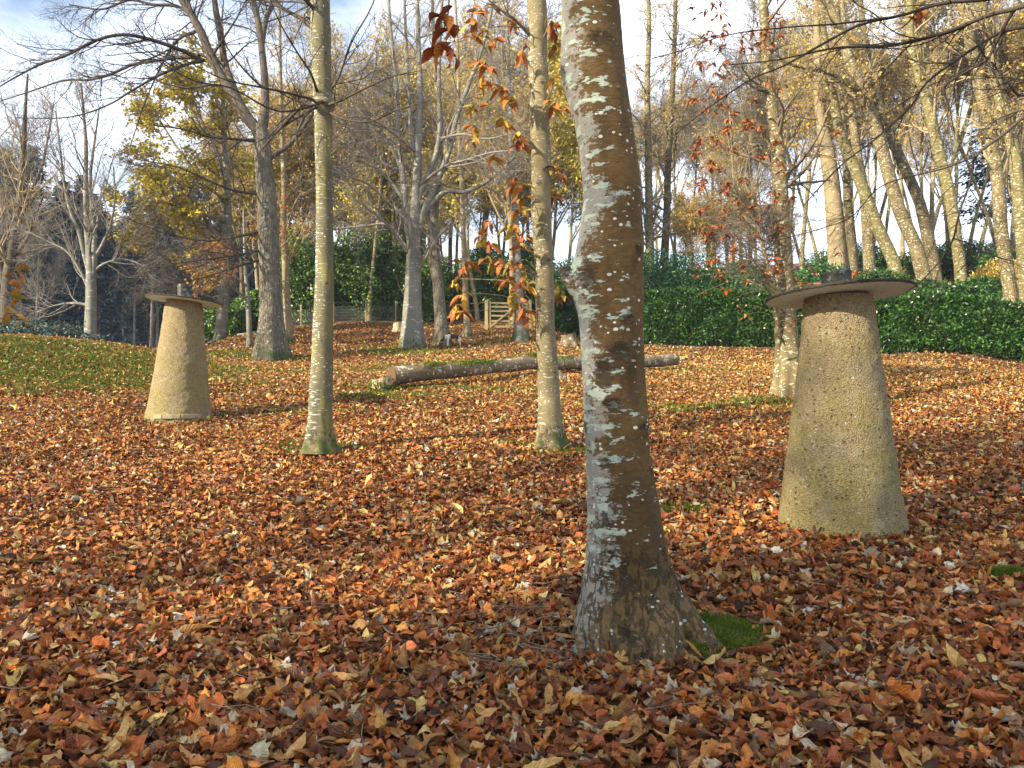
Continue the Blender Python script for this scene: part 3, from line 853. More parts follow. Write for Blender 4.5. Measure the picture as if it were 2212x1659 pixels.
# ---- slender olive tree on the left of the picture
YT = 8.9
prof2 = [(-700,655,680),(-300,664,697),(0,670,713),(120,673,715),(205,676,718),(228,675,723),(250,680,718),(400,682,719),(520,683,720),(620,680,720),(720,676,720),(800,672,719),(860,668,718),(920,665,719),(952,661,722),(978,658,728)]
bough2 = [[(690,222,9),(665,212,6,-.2),(600,196,5,-.5),(545,185,4,-.8),(480,170,3,-1.0),(400,130,2,-1.2)],
          [(688,235,9),(660,225,7,.2),(620,262,6,.4),(585,300,5,.5),(560,330,3,.6)],
          [(690,215,8),(672,160,5,-.3),(640,110,4,-.5),(600,40,3,-.8),(570,-40,2,-1)],
          [(700,230,8),(740,215,5,-.3),(790,190,4,-.5),(850,165,3,-.8),(920,150,2,-1)],
          [(702,238,8),(745,258,5,-.2),(800,262,4,-.4),(850,240,3,-.5),(900,225,2,-.6)],
          [(700,215,8),(730,170,5,.3),(760,90,4,.5),(800,20,3,.7),(830,-60,2,.9)],
          [(690,228,7),(660,250,5,-.4),(640,300,4,-.6),(655,360,3,-.8),(640,420,2,-.9)],
          [(692,20,8),(650,5,5,.2),(600,2,4,.4),(560,-10,3,.5)],
          [(690,225,7),(600,240,4,-.9),(500,190,3.5,-1.4),(420,175,3,-1.8),(330,125,2.2,-2.0),(250,90,1.6,-2.2)]]
loft_tree('young_ash_tree', prof2, YT, 'slender olive green trunk with a dark knot, between the smaller pillar and the log', 'olive', 21,
          [(.35,.13,5,.5,1.2),(.18,.35,4,2,1.2)], [((fr) % 6.283, P(0,232,YT)[2]-P(0,978,YT)[2], .09, .05, .022), ((fr + .5) % 6.283, 1.9, .03, .025, .010), ((fr - .6) % 6.283, 2.6, .03, .02, .009), ((fr + .1) % 6.283, 1.25, .025, .03, .008), ((fr - .2) % 6.283, 3.2, .03, .02, .008), ((fr + .7) % 6.283, 4.5, .03, .03, .012)], .038,
          levels=[lv(22,.5,1,58,1.9,.25,8,.13,.03,rmin=.004), lv(7,.2,1,45,.8,.5,5,.16,.02), lv(4,.2,1,42,.4,.6,4,.16,.0,rmin=.0022)], bough=bough2, twig='twig_dark')

# ---- tan trunk just left of the thick one, with chestnut shoots
YC = 9.3
prof3 = [(-700,1115,1142),(-300,1128,1163),(0,1138,1180),(100,1140,1182),(200,1144,1186),(300,1147,1189),(360,1147,1192),(420,1147,1190),(520,1151,1193),(620,1156,1197),(720,1158,1200),(800,1160,1207),(860,1161,1210),(910,1160,1213),(945,1157,1220),(968,1154,1226)]
r3, S3, rng3, b3 = loft_tree('sweet_chestnut_tree', prof3, YC, 'tan speckled trunk with bunches of orange leaves, close left of the thick trunk', 'tan', 31,
          [(.3,.14,5,.2,1.3)], [((fr - .2) % 6.283, 3.1, .06, .05, .018), ((fr + .3) % 6.283, 4.3, .05, .04, .018), ((fr + .5) % 6.283, 2.2, .05, .03, .014), ((fr - .5) % 6.283, 1.6, .03, .03, .010), ((fr + .1) % 6.283, 2.75, .04, .02, .010), ((fr - .3) % 6.283, 3.75, .03, .04, .012), ((fr + .6) % 6.283, .9, .03, .04, .010)], .045,
          levels=[lv(14,.5,1,60,1.5,.2,7,.12,.03,rmin=.004), lv(6,.2,1,45,.55,.5,5,.14,.02), lv(4,.2,1,40,.28,.6,4,.14,.0,rmin=.002)], twig='twig')
def z2(a): return [(737 + x / 3, y / 3) for x, y in a]
def z5(a): return [(737 + x / 3, 485 + y / 3) for x, y in a]
sp3 = z2([(870,40),(860,120),(845,210),(920,210),(990,250),(960,30),(1120,130),(1160,310),(900,400),(930,420),(910,545),(1045,560),(1090,630),(860,680),(1030,740),(1080,790),(850,805),(1140,870),(1150,920),(840,900),(990,1000),(1150,1180),(1120,1150),(1180,1260),(1160,1340),(930,1430),(920,1500),(960,1560),(1110,1460),(1180,1520),(1150,1590),
          (1370,110),(1360,170),(1385,265),(1390,500),(1440,560),(1370,650),(1450,680),(1380,1070),(1430,1130),(1370,1260)]) + \
      z5([(790,240),(750,350),(780,440),(740,520),(780,560),(960,210),(1040,230),(1110,230),(1160,240),(1070,340),(1170,360),(1190,360),(1140,510),(1180,555),(1410,400),(1400,460),(1230,570),(1110,430)])
leaf_sprays(rng3, r3, b3, sp3, YC - .15, .215, 'chestnut', S3[20:, :3], dY=.45, nleaf=(4, 8), twig_r=.006, droop=.7)

# ---- big forked tree on the left
stems4 = [[(588,775,56),(587,740,50),(586,680,46),(583,600,45),(580,520,45),(577,440,42),(570,360,38),(566,310,34),(563,270,28)],
          [(565,310,30),(556,280,26),(540,262,24),(510,215,22),(478,165,20),(455,120,19),(432,65,18),(408,25,14),(380,-20,12),(350,-90,8)],
          [(563,290,28),(572,240,20),(572,180,17),(566,110,15),(558,50,14),(545,-10,12),(530,-100,8)],
          [(566,95,12,.3),(575,40,11,.4),(590,10,10,.5),(610,-30,8,.6)],
          [(520,225,15,.5),(490,150,15,.9),(478,90,14,1.0),(466,20,13,1.2),(455,-60,10,1.4)],
          [(575,345,16),(600,330,12),(625,312,10),(655,275,9),(680,235,8),(700,190,5)],
          [(573,300,14),(590,285,10),(620,265,9),(660,245,7),(700,235,5)],
          [(432,65,15),(415,30,10),(400,-10,9)]]
bough4 = [[(436,132,11),(400,112,9,-.5),(340,90,8,-1),(290,77,7.5,-1.5),(250,76,7,-1.8),(200,90,6.5,-2),(143,120,5.5,-2.3),(90,138,4.5,-2.5),(33,167,3.5,-2.6),(-30,205,2,-2.8)],
          [(430,122,10),(385,124,8,.3),(330,132,7,.6),(285,140,6.5,1),(235,162,6,1.3),(187,173,5,1.5),(140,173,4,1.6),(67,197,3,1.7),(-20,225,2,1.8)],
          [(440,130,9),(400,140,7,-.6),(345,162,6,-1.2),(283,197,5,-1.6),(233,227,4,-1.8),(150,253,3,-2),(33,255,2,-2.2)],
          [(410,25,9),(375,12,7,.3),(330,10,6,.5),(280,0,5,.7),(220,20,4,.8),(150,10,3,.9)],
          [(560,305,9),(500,300,6,-.8),(450,295,5,-1.2),(400,280,4,-1.6),(330,270,3,-2)],
          [(560,420,7),(500,410,5,-1),(440,385,4,-1.5),(380,360,3,-2),(300,345,2,-2.4)],
          [(562,500,8),(510,512,5,-1),(450,520,4,-1.6),(380,510,3,-2.2),(320,490,2.2,-2.6),(270,470,1.6,-3)],
          [(564,540,8),(520,550,5,-1.2),(450,560,4,-2),(390,568,3,-2.4),(310,590,2,-3)],
          [(565,560,7),(500,580,4,-1.2),(440,600,3,-2),(380,612,2.4,-2.5),(300,630,1.6,-3)],
          [(430,65,9),(380,90,6,.4),(340,160,4,.8),(310,230,3,1.2),(280,320,2,1.6)]]
make_tree('oak_tree', (588,775), 25.5, stems4, 'tall grey oak trunk forking into dark limbs behind the slender olive trunk', trunk_mat='grey_ridged', limb_mat='darklimb', twig_mat='twig_dark', seed=41, sides=22, limb_sides=10, bough=bough4,
          levels=(dict(src='limbs', lv=[lv(9,.2,1,50,2.6,.32,8,.12,.03,rmin=.010), lv(7,.15,1,45,1.2,.5,6,.14,.01,rmin=.006), lv(6,.1,1,42,.55,.6,4,.16,0,rmin=.0045)]),
                  dict(src='bough', lv=[lv(16,.08,1,44,1.9,.5,7,.14,.02,rmin=.007), lv(8,.1,1,44,.95,.6,5,.16,.01,rmin=.0055), lv(3,.2,1,42,.5,.7,3,.18,0,rmin=.0045)])))

# ---- candelabra beech in the middle
stems5 = [[(892,756,46),(891,735,42),(891,690,39),(892,640,36),(893,580,33),(894,530,30),(896,480,25),(898,430,20),(902,360,17),(905,280,15),(908,200,13),(905,120,11),(902,40,9),(900,-40,7)],
          [(893,545,20),(884,500,18),(876,440,15),(868,360,12),(860,280,10),(858,200,9),(850,120,8),(842,40,7),(835,-60,5)],
          [(896,520,18),(912,470,16),(928,430,15),(950,380,13),(972,320,12),(985,260,11),(1010,190,10),(1040,110,8),(1060,30,6),(1075,-60,4)],
          [(900,440,13),(918,390,12),(940,340,11),(950,280,10),(948,200,9),(950,100,8),(955,0,7),(960,-80,5)],
          [(903,350,11),(890,300,10),(885,230,9),(880,150,8),(876,60,7),(872,-40,5)],
          [(905,470,12),(960,415,11),(1000,415,9),(1040,400,8),(1075,375,7),(1105,345,5),(1130,310,3)],
          [(876,440,10),(850,400,8),(820,370,7),(790,340,6),(755,320,4),(735,300,3)],
          [(870,370,9),(840,310,8),(800,270,7),(770,230,5),(745,180,4)]]
bough5 = [[(890,560,7),(850,500,6,-.6),(820,470,5,-.9),(780,440,4,-1.2),(740,410,3,-1.4)],[(888,545,6),(840,487,5,.5),(790,488,5,.8),(740,493,4,1),(700,500,2.5,1.2)],
          [(895,600,6),(918,560,5,-.5),(940,520,4,-.7),(975,480,3,-1)],[(880,470,7),(840,440,6,-1),(800,400,5,-1.4),(750,380,4,-1.8),(715,370,3,-2)],
          [(905,400,7),(960,360,6,-.6),(1010,345,5,-1),(1060,330,4,-1.4),(1110,325,3,-1.6)],[(900,330,7),(840,280,5,-1),(790,255,4,-1.4),(730,255,3,-1.8)],
          [(950,300,7),(1000,290,5,-.6),(1050,300,4,-1),(1100,290,3,-1.4)]]
make_tree('beech_tree', (892,756), 29, stems5, 'smooth grey trunk dividing like a candelabra, in the middle beyond the log', trunk_mat='grey', twig_mat='twig_pale', seed=51, sides=20, limb_sides=9, bough=bough5,
          levels=(dict(src='all', lv=[lv(13,.25,1,50,2.4,.36,8,.12,.02,rmin=.011), lv(6,.12,1,45,1.1,.55,6,.14,.01,rmin=.007), lv(6,.1,1,42,.55,.6,4,.16,0,rmin=.005)]),))

TH = dict(K=24)
def simple(name, base, Y, stem, label, mat, seed, twig='twig_warm', nb=26, t0=.3, blen=2.0, leaf=None, group=None, ang=50, dens=1, extra=(), sides=14):
    return make_tree(name, base, Y, [stem] + list(extra), label, group=group, trunk_mat=mat, twig_mat=twig, seed=seed, sides=sides,
                     levels=(dict(src='all', lv=[lv(nb,t0,1,ang,blen,.3,8,.11,.04,rmin=.009), lv(6,.15,1,46,blen*.48,.55,5,.16,.02,rmin=.009), lv(int(4*dens),.1,1,44,blen*.27,.65,4,.18,0,rmin=.007,tip=.6)]),), leaf=leaf)

goldleaf = dict(per=2, size=.085, wid=.055, pal='gold', levels=1)
simple('birch_tree', (623,744), 29, [(623,746,22),(622,700,18),(619,640,17),(616,560,15),(612,480,13),(614,400,12),(610,300,10),(606,180,8),(604,40,6),(600,-80,4)],
       'pale thin trunk close behind the tall grey oak', 'tallpale', 61, leaf=dict(per=2, size=.10, wid=.06, pal='orange', levels=1, keep=lambda p: (p[:,2] < 9) & (np.random.default_rng(1).random(len(p)) < .8)), t0=.2, blen=2.2)
simple('ash_tree', (957,747), 30.5, [(957,749,36),(955,720,27),(950,660,25),(945,600,23),(940,540,20),(938,470,18),(945,400,15),(952,330,13),(950,240,11),(940,140,9),(935,30,7),(930,-80,5)],
       'rough grey brown trunk with the dog at its foot', 'grey_ridged', 62, t0=.35, extra=[[(952,700,16),(945,640,13,.5),(932,560,11,.8),(928,480,9,1),(920,380,7,1.2)]])
simple('birch_tree', (1011,729), 33, [(1011,731,20),(1009,700,14),(1006,640,13),(1003,560,12),(1000,470,11),(997,380,10),(992,280,9),(990,160,7),(985,40,6),(980,-60,4)],
       'thin pale cream trunk standing left of the wooden gate', 'tallpale', 63, leaf=goldleaf, t0=.4)
simple('beech_tree', (1126,738), 31, [(1126,740,36),(1124,715,24),(1122,660,20),(1118,580,18),(1113,480,16),(1110,400,14),(1104,300,12),(1100,200,10),(1096,80,8),(1092,-60,5)],
       'grey trunk in front of the wooden gate', 'grey', 64, t0=.4)
simple('hornbeam_tree', (1408,610), 42, [(1404,650,22),(1404,560,20),(1402,450,17),(1400,300,15),(1398,180,13),(1402,60,11),(1398,-60,8)],
       'upright lichened trunk behind the hedge, next to the thick trunk', 'pale', 65, leaf=goldleaf, t0=.15, nb=40)
simple('hornbeam_tree', (1434,620), 44, [(1432,650,20),(1434,580,19),(1440,470,16),(1444,340,14),(1452,200,12),(1458,60,10),(1460,-60,7)],
       'slightly leaning lichened trunk behind the hedge, second right of the thick trunk', 'pale_dark', 66, leaf=goldleaf, t0=.15, nb=40)

# ---- right tree in front of the hedge
stems10 = [[(1703,855,58),(1703,830,48),(1702,780,47),(1700,720,44),(1697,650,42),(1694,580,38),(1690,500,36),(1686,420,34),(1682,340,30),(1672,260,27),(1662,180,24),(1654,90,22),(1648,0,20),(1640,-100,15)],
           [(1684,770,14),(1678,700,13,-.2),(1672,620,12,-.3),(1655,560,10,-.4),(1640,500,8,-.4),(1625,430,6,-.5)],
           [(1690,640,9),(1660,575,7,.2),(1640,500,5,.3),(1600,420,4,.4)]]
t10, PT10, R10, rng10, b10 = make_tree('sweet_chestnut_tree', (1703,855), 14.8, stems10, 'grey trunk hung with rusty leaves, beside the larger pillar in front of the hedge', trunk_mat='pale', twig_mat='twig', seed=71, sides=24,
          levels=(dict(src='all', lv=[lv(26,.32,1,58,1.5,.3,8,.12,.03,rmin=.006), lv(7,.15,1,45,.7,.5,5,.14,.02,rmin=.004), lv(5,.1,1,42,.35,.6,4,.16,0,rmin=.003)]),))
def z3(a): return [(1474.6 + x / 3, y / 3) for x, y in a]
def z6(a): return [(1474.6 + x / 3, 485 + y / 3) for x, y in a]
sp10 = z3([(150,60),(100,100),(240,80),(60,40),(200,20),(530,200),(510,270),(400,310),(130,390),(270,400),(180,580),(50,640),(240,680),(290,760),(460,640),(280,850),(180,890),(240,930),(80,980),(180,1040),(510,1020),(640,1050),(130,1160),(280,1200),(150,1340),(270,1390),(420,1290),(600,1290),(690,1290),(640,1370),(180,1490),(280,1520),(740,680),(1000,850),(320,960),(220,1290),(380,1160),(540,840)]) + \
       z6([(180,30),(400,240),(330,210),(230,320),(150,430),(280,420),(430,360),(370,520),(420,580),(720,340),(780,370),(840,380),(850,290),(1110,310),(1010,180),(750,620),(720,640),(480,250),(560,190)])
sp10 += [(1500 + 190 * rng10.random() ** 1.0, 600 * rng10.random()) for _ in range(90)]
leaf_sprays(rng10, t10, b10, sp10, 14.3, .16, 'chestnut_red', np.concatenate([PT10[0], PT10[1], PT10[2]])[8:], dY=.6, nleaf=(4, 9))

# ---- leaning trunks behind the hedge on the right
LT = [
 (1812,600,34,[(1812,640,48),(1808,533,44),(1800,430,40),(1788,333,36),(1775,266,28),(1768,190,22),(1765,80,16),(1760,-60,10)],'thick upright tan trunk just behind the disc of the larger pillar'),
 (1845,610,36,[(1847,640,24),(1842,540,22),(1832,440,19),(1826,330,16),(1815,200,13),(1810,60,10),(1806,-60,7)],'narrow brown trunk right of the thick tan one behind the pillar'),
 (1880,600,33,[(1880,640,28),(1876,540,27),(1868,430,24),(1850,320,21),(1838,220,17),(1826,100,13),(1815,-60,9)],'straight lichened trunk above the right rim of the disc'),
 (1941,625,31,[(1946,650,30),(1932,570,30),(1895,490,29),(1874,433,28),(1841,350,27),(1818,300,25),(1801,217,22),(1785,120,17),(1770,-40,11)],'left leaning lichened trunk curving over the pillar disc'),
 (2004,640,30,[(2010,660,34),(1990,575,33),(1978,533,32),(1941,450,31),(1908,333,30),(1881,250,29),(1861,200,28),(1834,127,25),(1808,50,21),(1775,-20,18),(1750,-90,12)],'strongly leaning pale trunk with a side limb at its fork'),
 (2021,620,33,[(2025,640,30),(2015,560,29),(1998,485,28),(1985,433,26),(1941,333,24),(1915,267,22),(1891,200,20),(1870,90,16),(1850,-60,10)],'leaning speckled trunk crossing close behind the pale forked one'),
 (2078,660,28.5,[(2080,668,28),(2072,560,27),(2061,485,27),(2051,417,27),(2025,317,26),(2008,240,25),(1988,167,23),(1968,100,21),(1965,0,18),(1960,-90,12)],'curved lichened trunk with round branch scars right of the pillar'),
 (2181,680,26.5,[(2190,690,32),(2172,560,31),(2161,485,31),(2158,417,30),(2138,283,29),(2118,200,27),(2105,133,26),(2075,0,22),(2055,-90,14)],'tall yellowish trunk near the right edge of the wood'),
 (2212,690,25.5,[(2222,700,32),(2212,560,31),(2203,450,30),(2190,330,29),(2170,250,27),(2148,160,24),(2130,60,19),(2110,-80,12)],'rightmost trunk with a round hollow branch scar'),
]
rL = np.random.default_rng(5)
for i, (bx_, by_, Y, st, lab) in enumerate(LT):
    ex = []
    if i == 4: ex = [[(1861,200,18),(1840,185,15,-.3),(1800,160,12,-.5),(1760,150,10,-.8),(1700,135,8,-1),(1680,120,6,-1.2)]]
    st = [(a, c, w * .88) for a, c, w in st]
    simple('hornbeam_tree', (bx_, by_), Y, st, lab, ('tallpale', 'pale_dark', 'pale', 'pale_olive', 'pale', 'pale_dark', 'pale_olive', 'pale', 'pale_olive')[i], 80 + i, twig='twig_warm', nb=15, t0=.42, blen=1.9, leaf=dict(per=1, size=.12, wid=.075, pal='gold', levels=1, jit=.06), extra=ex, ang=60, sides=16)

# ---- bare trees on the left behind the bank
stemsA = [[(197,760,26),(196,730,24),(196,690,23),(197,640,22),(196,590,19),(193,540,16),(188,480,13),(185,400,10),(186,320,8),(180,240,6),(175,180,4)],
          [(198,620,15),(203,570,13),(203,500,11),(198,440,9),(195,380,7),(205,300,5),(215,230,3)],[(196,600,12),(182,550,10),(170,500,9),(150,450,7),(138,390,6),(130,320,4),(120,240,3)],
          [(197,650,9),(185,610,7),(165,570,6),(140,540,4),(100,520,3),(60,500,2)],[(203,560,9),(225,520,7),(240,480,5),(248,430,4),(245,360,3)],[(195,660,7),(160,655,6),(120,660,4),(80,675,3)],
          [(200,590,8),(225,570,6),(265,560,4),(300,570,3),(330,590,2)]]
make_tree('ash_tree', (197,760), 27, stemsA, 'bare pale tree fanning upwards behind the mossy bank left of the smaller pillar', trunk_mat='grey', twig_mat='twig_pale', seed=91, sides=14, limb_sides=7,
          levels=(dict(src='all', lv=[lv(14,.2,1,38,2.2,.4,8,.10,.05,rmin=.010), lv(6,.12,1,38,1.1,.55,6,.12,.03,rmin=.007), lv(4,.1,1,38,.5,.6,4,.14,.02,rmin=.005)]),))
stemsB = [[(8,740,30),(12,690,27),(15,640,25),(20,580,22),(33,500,19),(42,440,16),(48,370,13),(52,300,10),(55,230,7),(60,160,4)],[(15,640,16),(2,580,14),(-10,500,12),(-15,400,9),(-5,300,6)],[(30,510,11),(60,430,8),(90,360,6),(105,290,4),(115,230,3)],
          [(25,560,9),(55,520,6),(75,470,5),(95,420,3)]]
make_tree('ash_tree', (8,745), 29, stemsB, 'dark rough trunk with bare branches at the far left edge', trunk_mat='darklimb', twig_mat='twig_warm', seed=92, sides=14, limb_sides=7,
          levels=(dict(src='all', lv=[lv(14,.25,1,42,2.4,.4,8,.12,.04,rmin=.010), lv(5,.12,1,40,1.2,.55,6,.14,.03,rmin=.007), lv(3,.1,1,40,.55,.6,4,.16,.02,rmin=.005)]),))

# ---- leafy yellow-green tree behind the forked oak
stemsC = [[(470,760,26),(478,700,24),(485,620,22),(490,540,20),(492,460,17),(490,380,14),(485,300,11),(482,220,8),(480,140,5)],
          [(490,560,12),(460,500,10,-.5),(420,440,8,-1),(380,390,6,-1.5),(330,350,4,-2)],[(490,500,11),(450,430,9,.4),(410,360,7,.8),(370,300,5,1),(340,250,3,1.3)],[(488,640,9),(440,600,7,-.8),(390,560,5,-1.4),(330,540,3,-2)],
          [(491,420,10),(470,330,8,-.6),(430,250,6,-1),(400,170,4,-1.4)],[(489,590,9),(520,520,7,.5),(545,440,5,.9),(560,350,3,1.2)],[(488,660,8),(450,640,6,-1),(400,620,4,-2),(350,600,3,-2.6)],[(492,480,9),(430,460,7,-1.4),(360,440,5,-2),(290,430,3,-2.4)]]
make_tree('oak_tree', (470,762), 33, stemsC, 'leafy tree of olive gold foliage behind the forked oak', trunk_mat='grey', twig_mat='twig', seed=93, sides=12, limb_sides=7,
          levels=(dict(src='limbs', lv=[lv(10,.25,1,45,2.2,.4,8,.10,.0,rmin=.010,flat=.5), lv(6,.15,1,45,1.1,.55,6,.12,.0,rmin=.007,flat=.5), lv(5,.1,1,42,.55,.6,4,.14,0,rmin=.004,flat=.5)]),
                  dict(src='trunk', lv=[lv(14,.4,1,55,2.6,.4,8,.10,.0,rmin=.010,flat=.5), lv(6,.15,1,45,1.1,.55,6,.12,.0,rmin=.007,flat=.5), lv(5,.1,1,42,.55,.6,4,.14,0,rmin=.004,flat=.5)])),
          leaf=dict(per=9, size=.18, wid=.105, pal='olive', levels=1, flat=.5, droop=.3, t0=.05, jit=.08, keep=lambda p: p[:, 2] > 7.2 + 1.5 * np.sin(p[:, 0] * 1.7)))
# orange beech layers low between the pillar and the oak
stemsD = [[(540,765,14),(538,700,12),(535,640,10),(530,580,8),(528,520,6),(526,450,4)],[(536,650,5),(500,620,4,-.4),(460,610,3,-.8),(420,615,2,-1)],[(535,620,5),(500,590,4,-.6),(465,570,3,-1),(430,580,2,-1.3)],[(533,600,5),(560,570,4,.3),(600,540,3,.5),(640,500,2,.7)],[(530,560,4),(500,545,3,-.3),(470,540,2,-.6)],[(532,570,4),(570,500,3,.4),(600,440,2,.6)]]
make_tree('beech_sapling', (540,767), 28, stemsD, 'low sapling with layered orange leaves left of the tall grey oak', trunk_mat='grey', twig_mat='twig_warm', seed=94, sides=8, limb_sides=6,
          levels=(dict(src='limbs', lv=[lv(12,.2,1,45,1.1,.5,6,.10,.0,rmin=.006,flat=.7), lv(6,.15,1,42,.5,.6,4,.12,.0,rmin=.004,flat=.7)]),),
          leaf=dict(per=4, size=.11, wid=.065, pal='orange', levels=1, flat=.6, droop=.2, t0=.05, jit=.04))

# ---- slender trees of the crowded wood: prototypes, then copies
def proto(name, seed, H, r, mat, twig, lean, nb, blen, leaf, t0=.35, up=.05, ang=45):
    rng = np.random.default_rng(seed)
    root = bpy.data.objects.new(name, None); COL.objects.link(root)
    p = np.zeros((1, 3)); d = np.array([[lean, rng.normal(0, .03), 1.0]]); d /= np.linalg.norm(d)
    PT, R = grow(rng, p, d, np.array([H]), np.array([r]), 20, .035, .02, .12)
    R[0] *= 1 + .5 * np.exp(-np.arange(21) * .8); PT[0, 0, 2] -= .4
    ex = spawn(rng, PT, R, 3, .25, .6, 22, H * .5, .2, .6, 20, .04, .05, tip=.12)
    bag = Bag()
    for a, b_ in ((PT, R), ex):
        v, q = tubes(a, b_, 9); bag.add(v, q)
    bag.build('trunk', M[mat], root)
    aP = np.concatenate([PT, ex[0]]); aR = np.concatenate([R, ex[1]])
    out = crown(rng, aP, aR, [lv(nb+6,t0,1,ang,blen,.38,7,.13,up,rmin=.016), lv(6,.15,1,46,blen*.52,.55,5,.16,.03,rmin=.012), lv(4,.1,1,44,blen*.32,.65,4,.18,.01,rmin=.009,tip=.6)])
    bag = Bag()
    for i, (a, b_) in enumerate(out):
        v, q = tubes(a, b_, 4 if i == 0 else 3); bag.add(v, q)
    bag.build('branches', M[twig], root)
    if leaf:
        bag = Bag(); add_leaves(rng, bag, out[-1][0], **leaf); bag.build('leaves', M['leaf'], root)
    return root

def copy_tree(o):
    c = o.copy(); COL.objects.link(c)
    for ch in o.children:
        d = ch.copy(); COL.objects.link(d); d.parent = c
    return c
gl = dict(per=1, size=.17, wid=.10, pal='gold', t0=.2, jit=.06)
protos = [proto('slender_tree', 101, 15, .14, 'tallpale', 'twig_warm', .02, 26, 2.3, gl),
          proto('slender_tree', 102, 16, .13, 'pale', 'twig_warm', -.06, 26, 2.2, dict(per=2, size=.17, wid=.10, pal='gold', t0=.1, jit=.09)),
          proto('slender_tree', 103, 14, .11, 'grey', 'twig_pale', .05, 26, 2.1, None, ang=38),
          proto('slender_tree', 104, 17, .16, 'tallpale', 'twig', -.02, 30, 2.5, dict(per=1, size=.15, wid=.09, pal='beech_grey', t0=.4, jit=.05)),
          proto('slender_tree', 105, 13, .10, 'tallpale', 'twig_warm', .08, 24, 2.2, dict(per=4, size=.18, wid=.11, pal='olive', t0=.1, jit=.12)),
          proto('slender_tree', 106, 15, .12, 'pale', 'twig_pale', -.1, 28, 2.3, gl, ang=38),
          proto('slender_pole_tree', 108, 18, .12, 'pale_olive', 'twig_warm', -.16, 16, 1.7, dict(per=1, size=.16, wid=.09, pal='gold', t0=.3, jit=.06), t0=.5),
          proto('slender_pole_tree', 109, 18, .11, 'tallpale', 'twig', -.09, 15, 1.7, None, t0=.5),
          proto('slender_tree', 107, 9, .08, 'tallpale', 'twig_warm', .0, 14, 1.9, dict(per=4, size=.18, wid=.11, pal='gold', t0=.05, jit=.1), t0=.1),
          ]
rP = np.random.default_rng(77)
used = set()
def plant(k, px, Y, rz, s, label, group):
    o = protos[k] if k not in used else copy_tree(protos[k])
    used.add(k)
    x = (px - CX) / F * Y
    o.location = (x, Y, float(gz(x, Y)) - .05); o.rotation_euler = (0, 0, rz); o.scale = (s, s, s)
    tag(o, label, 'tree', group)
LAB = {'mid': ('one of the slender crowded trees in the wood behind the fence and gate', 'slender trees behind the fence and gate'),
       'hedge': ('one of the thin bare trees far behind the green hedge', 'thin trees far behind the hedge'),
       'right': ('one of the thin gold flecked trees crowded behind the leaning trunks', 'thin trees behind the leaning trunks'),
       'left': ('one of the bare leafless trees before the dark conifer wood', 'bare trees before the conifers')}
for i, px in enumerate(np.linspace(640, 1215, 34)):
    k = rP.choice([0, 1, 1, 4, 3, 4, 4, 5, 7]); plant(k, px + rP.normal(0, 14), rP.uniform(38, 62), rP.random() * 6.28, rP.uniform(.85, 1.2), *LAB['mid'])
for i, px in enumerate(np.linspace(1385, 1720, 18)):
    k = rP.choice([0, 6, 2, 7, 5, 7]); plant(k, px + rP.normal(0, 12), rP.uniform(46, 72), rP.random() * 6.28, rP.uniform(.85, 1.15), *LAB['hedge'])
for i, px in enumerate(np.linspace(1470, 1660, 7)):
    plant(8, px + rP.normal(0, 10), rP.uniform(50, 60), rP.random() * 6.28, rP.uniform(.6, .85), 'one of the low golden bushy trees behind the hedge', 'golden bushy trees behind the hedge')
for i, px in enumerate(np.linspace(1735, 2330, 30)):
    k = rP.choice([6, 7, 6, 7, 6, 7, 1, 0]); plant(k, px + rP.normal(0, 14), rP.uniform(34, 55), rP.random() * 6.28, rP.uniform(.8, 1.15), *LAB['right'])
for i, (px, Y, k, s) in enumerate([(-40,42,2,1.0),(75,50,2,.7),(560,44,0,1.0),(520,48,3,.95),(600,42,1,1.0),(430,50,2,.8),(640,46,1,1.05)]):
    if px < 300: plant(k, px, Y, rP.random() * 6.28, s, *LAB['left'])
    else: plant(k, px, Y, rP.random() * 6.28, s, *LAB['mid'])

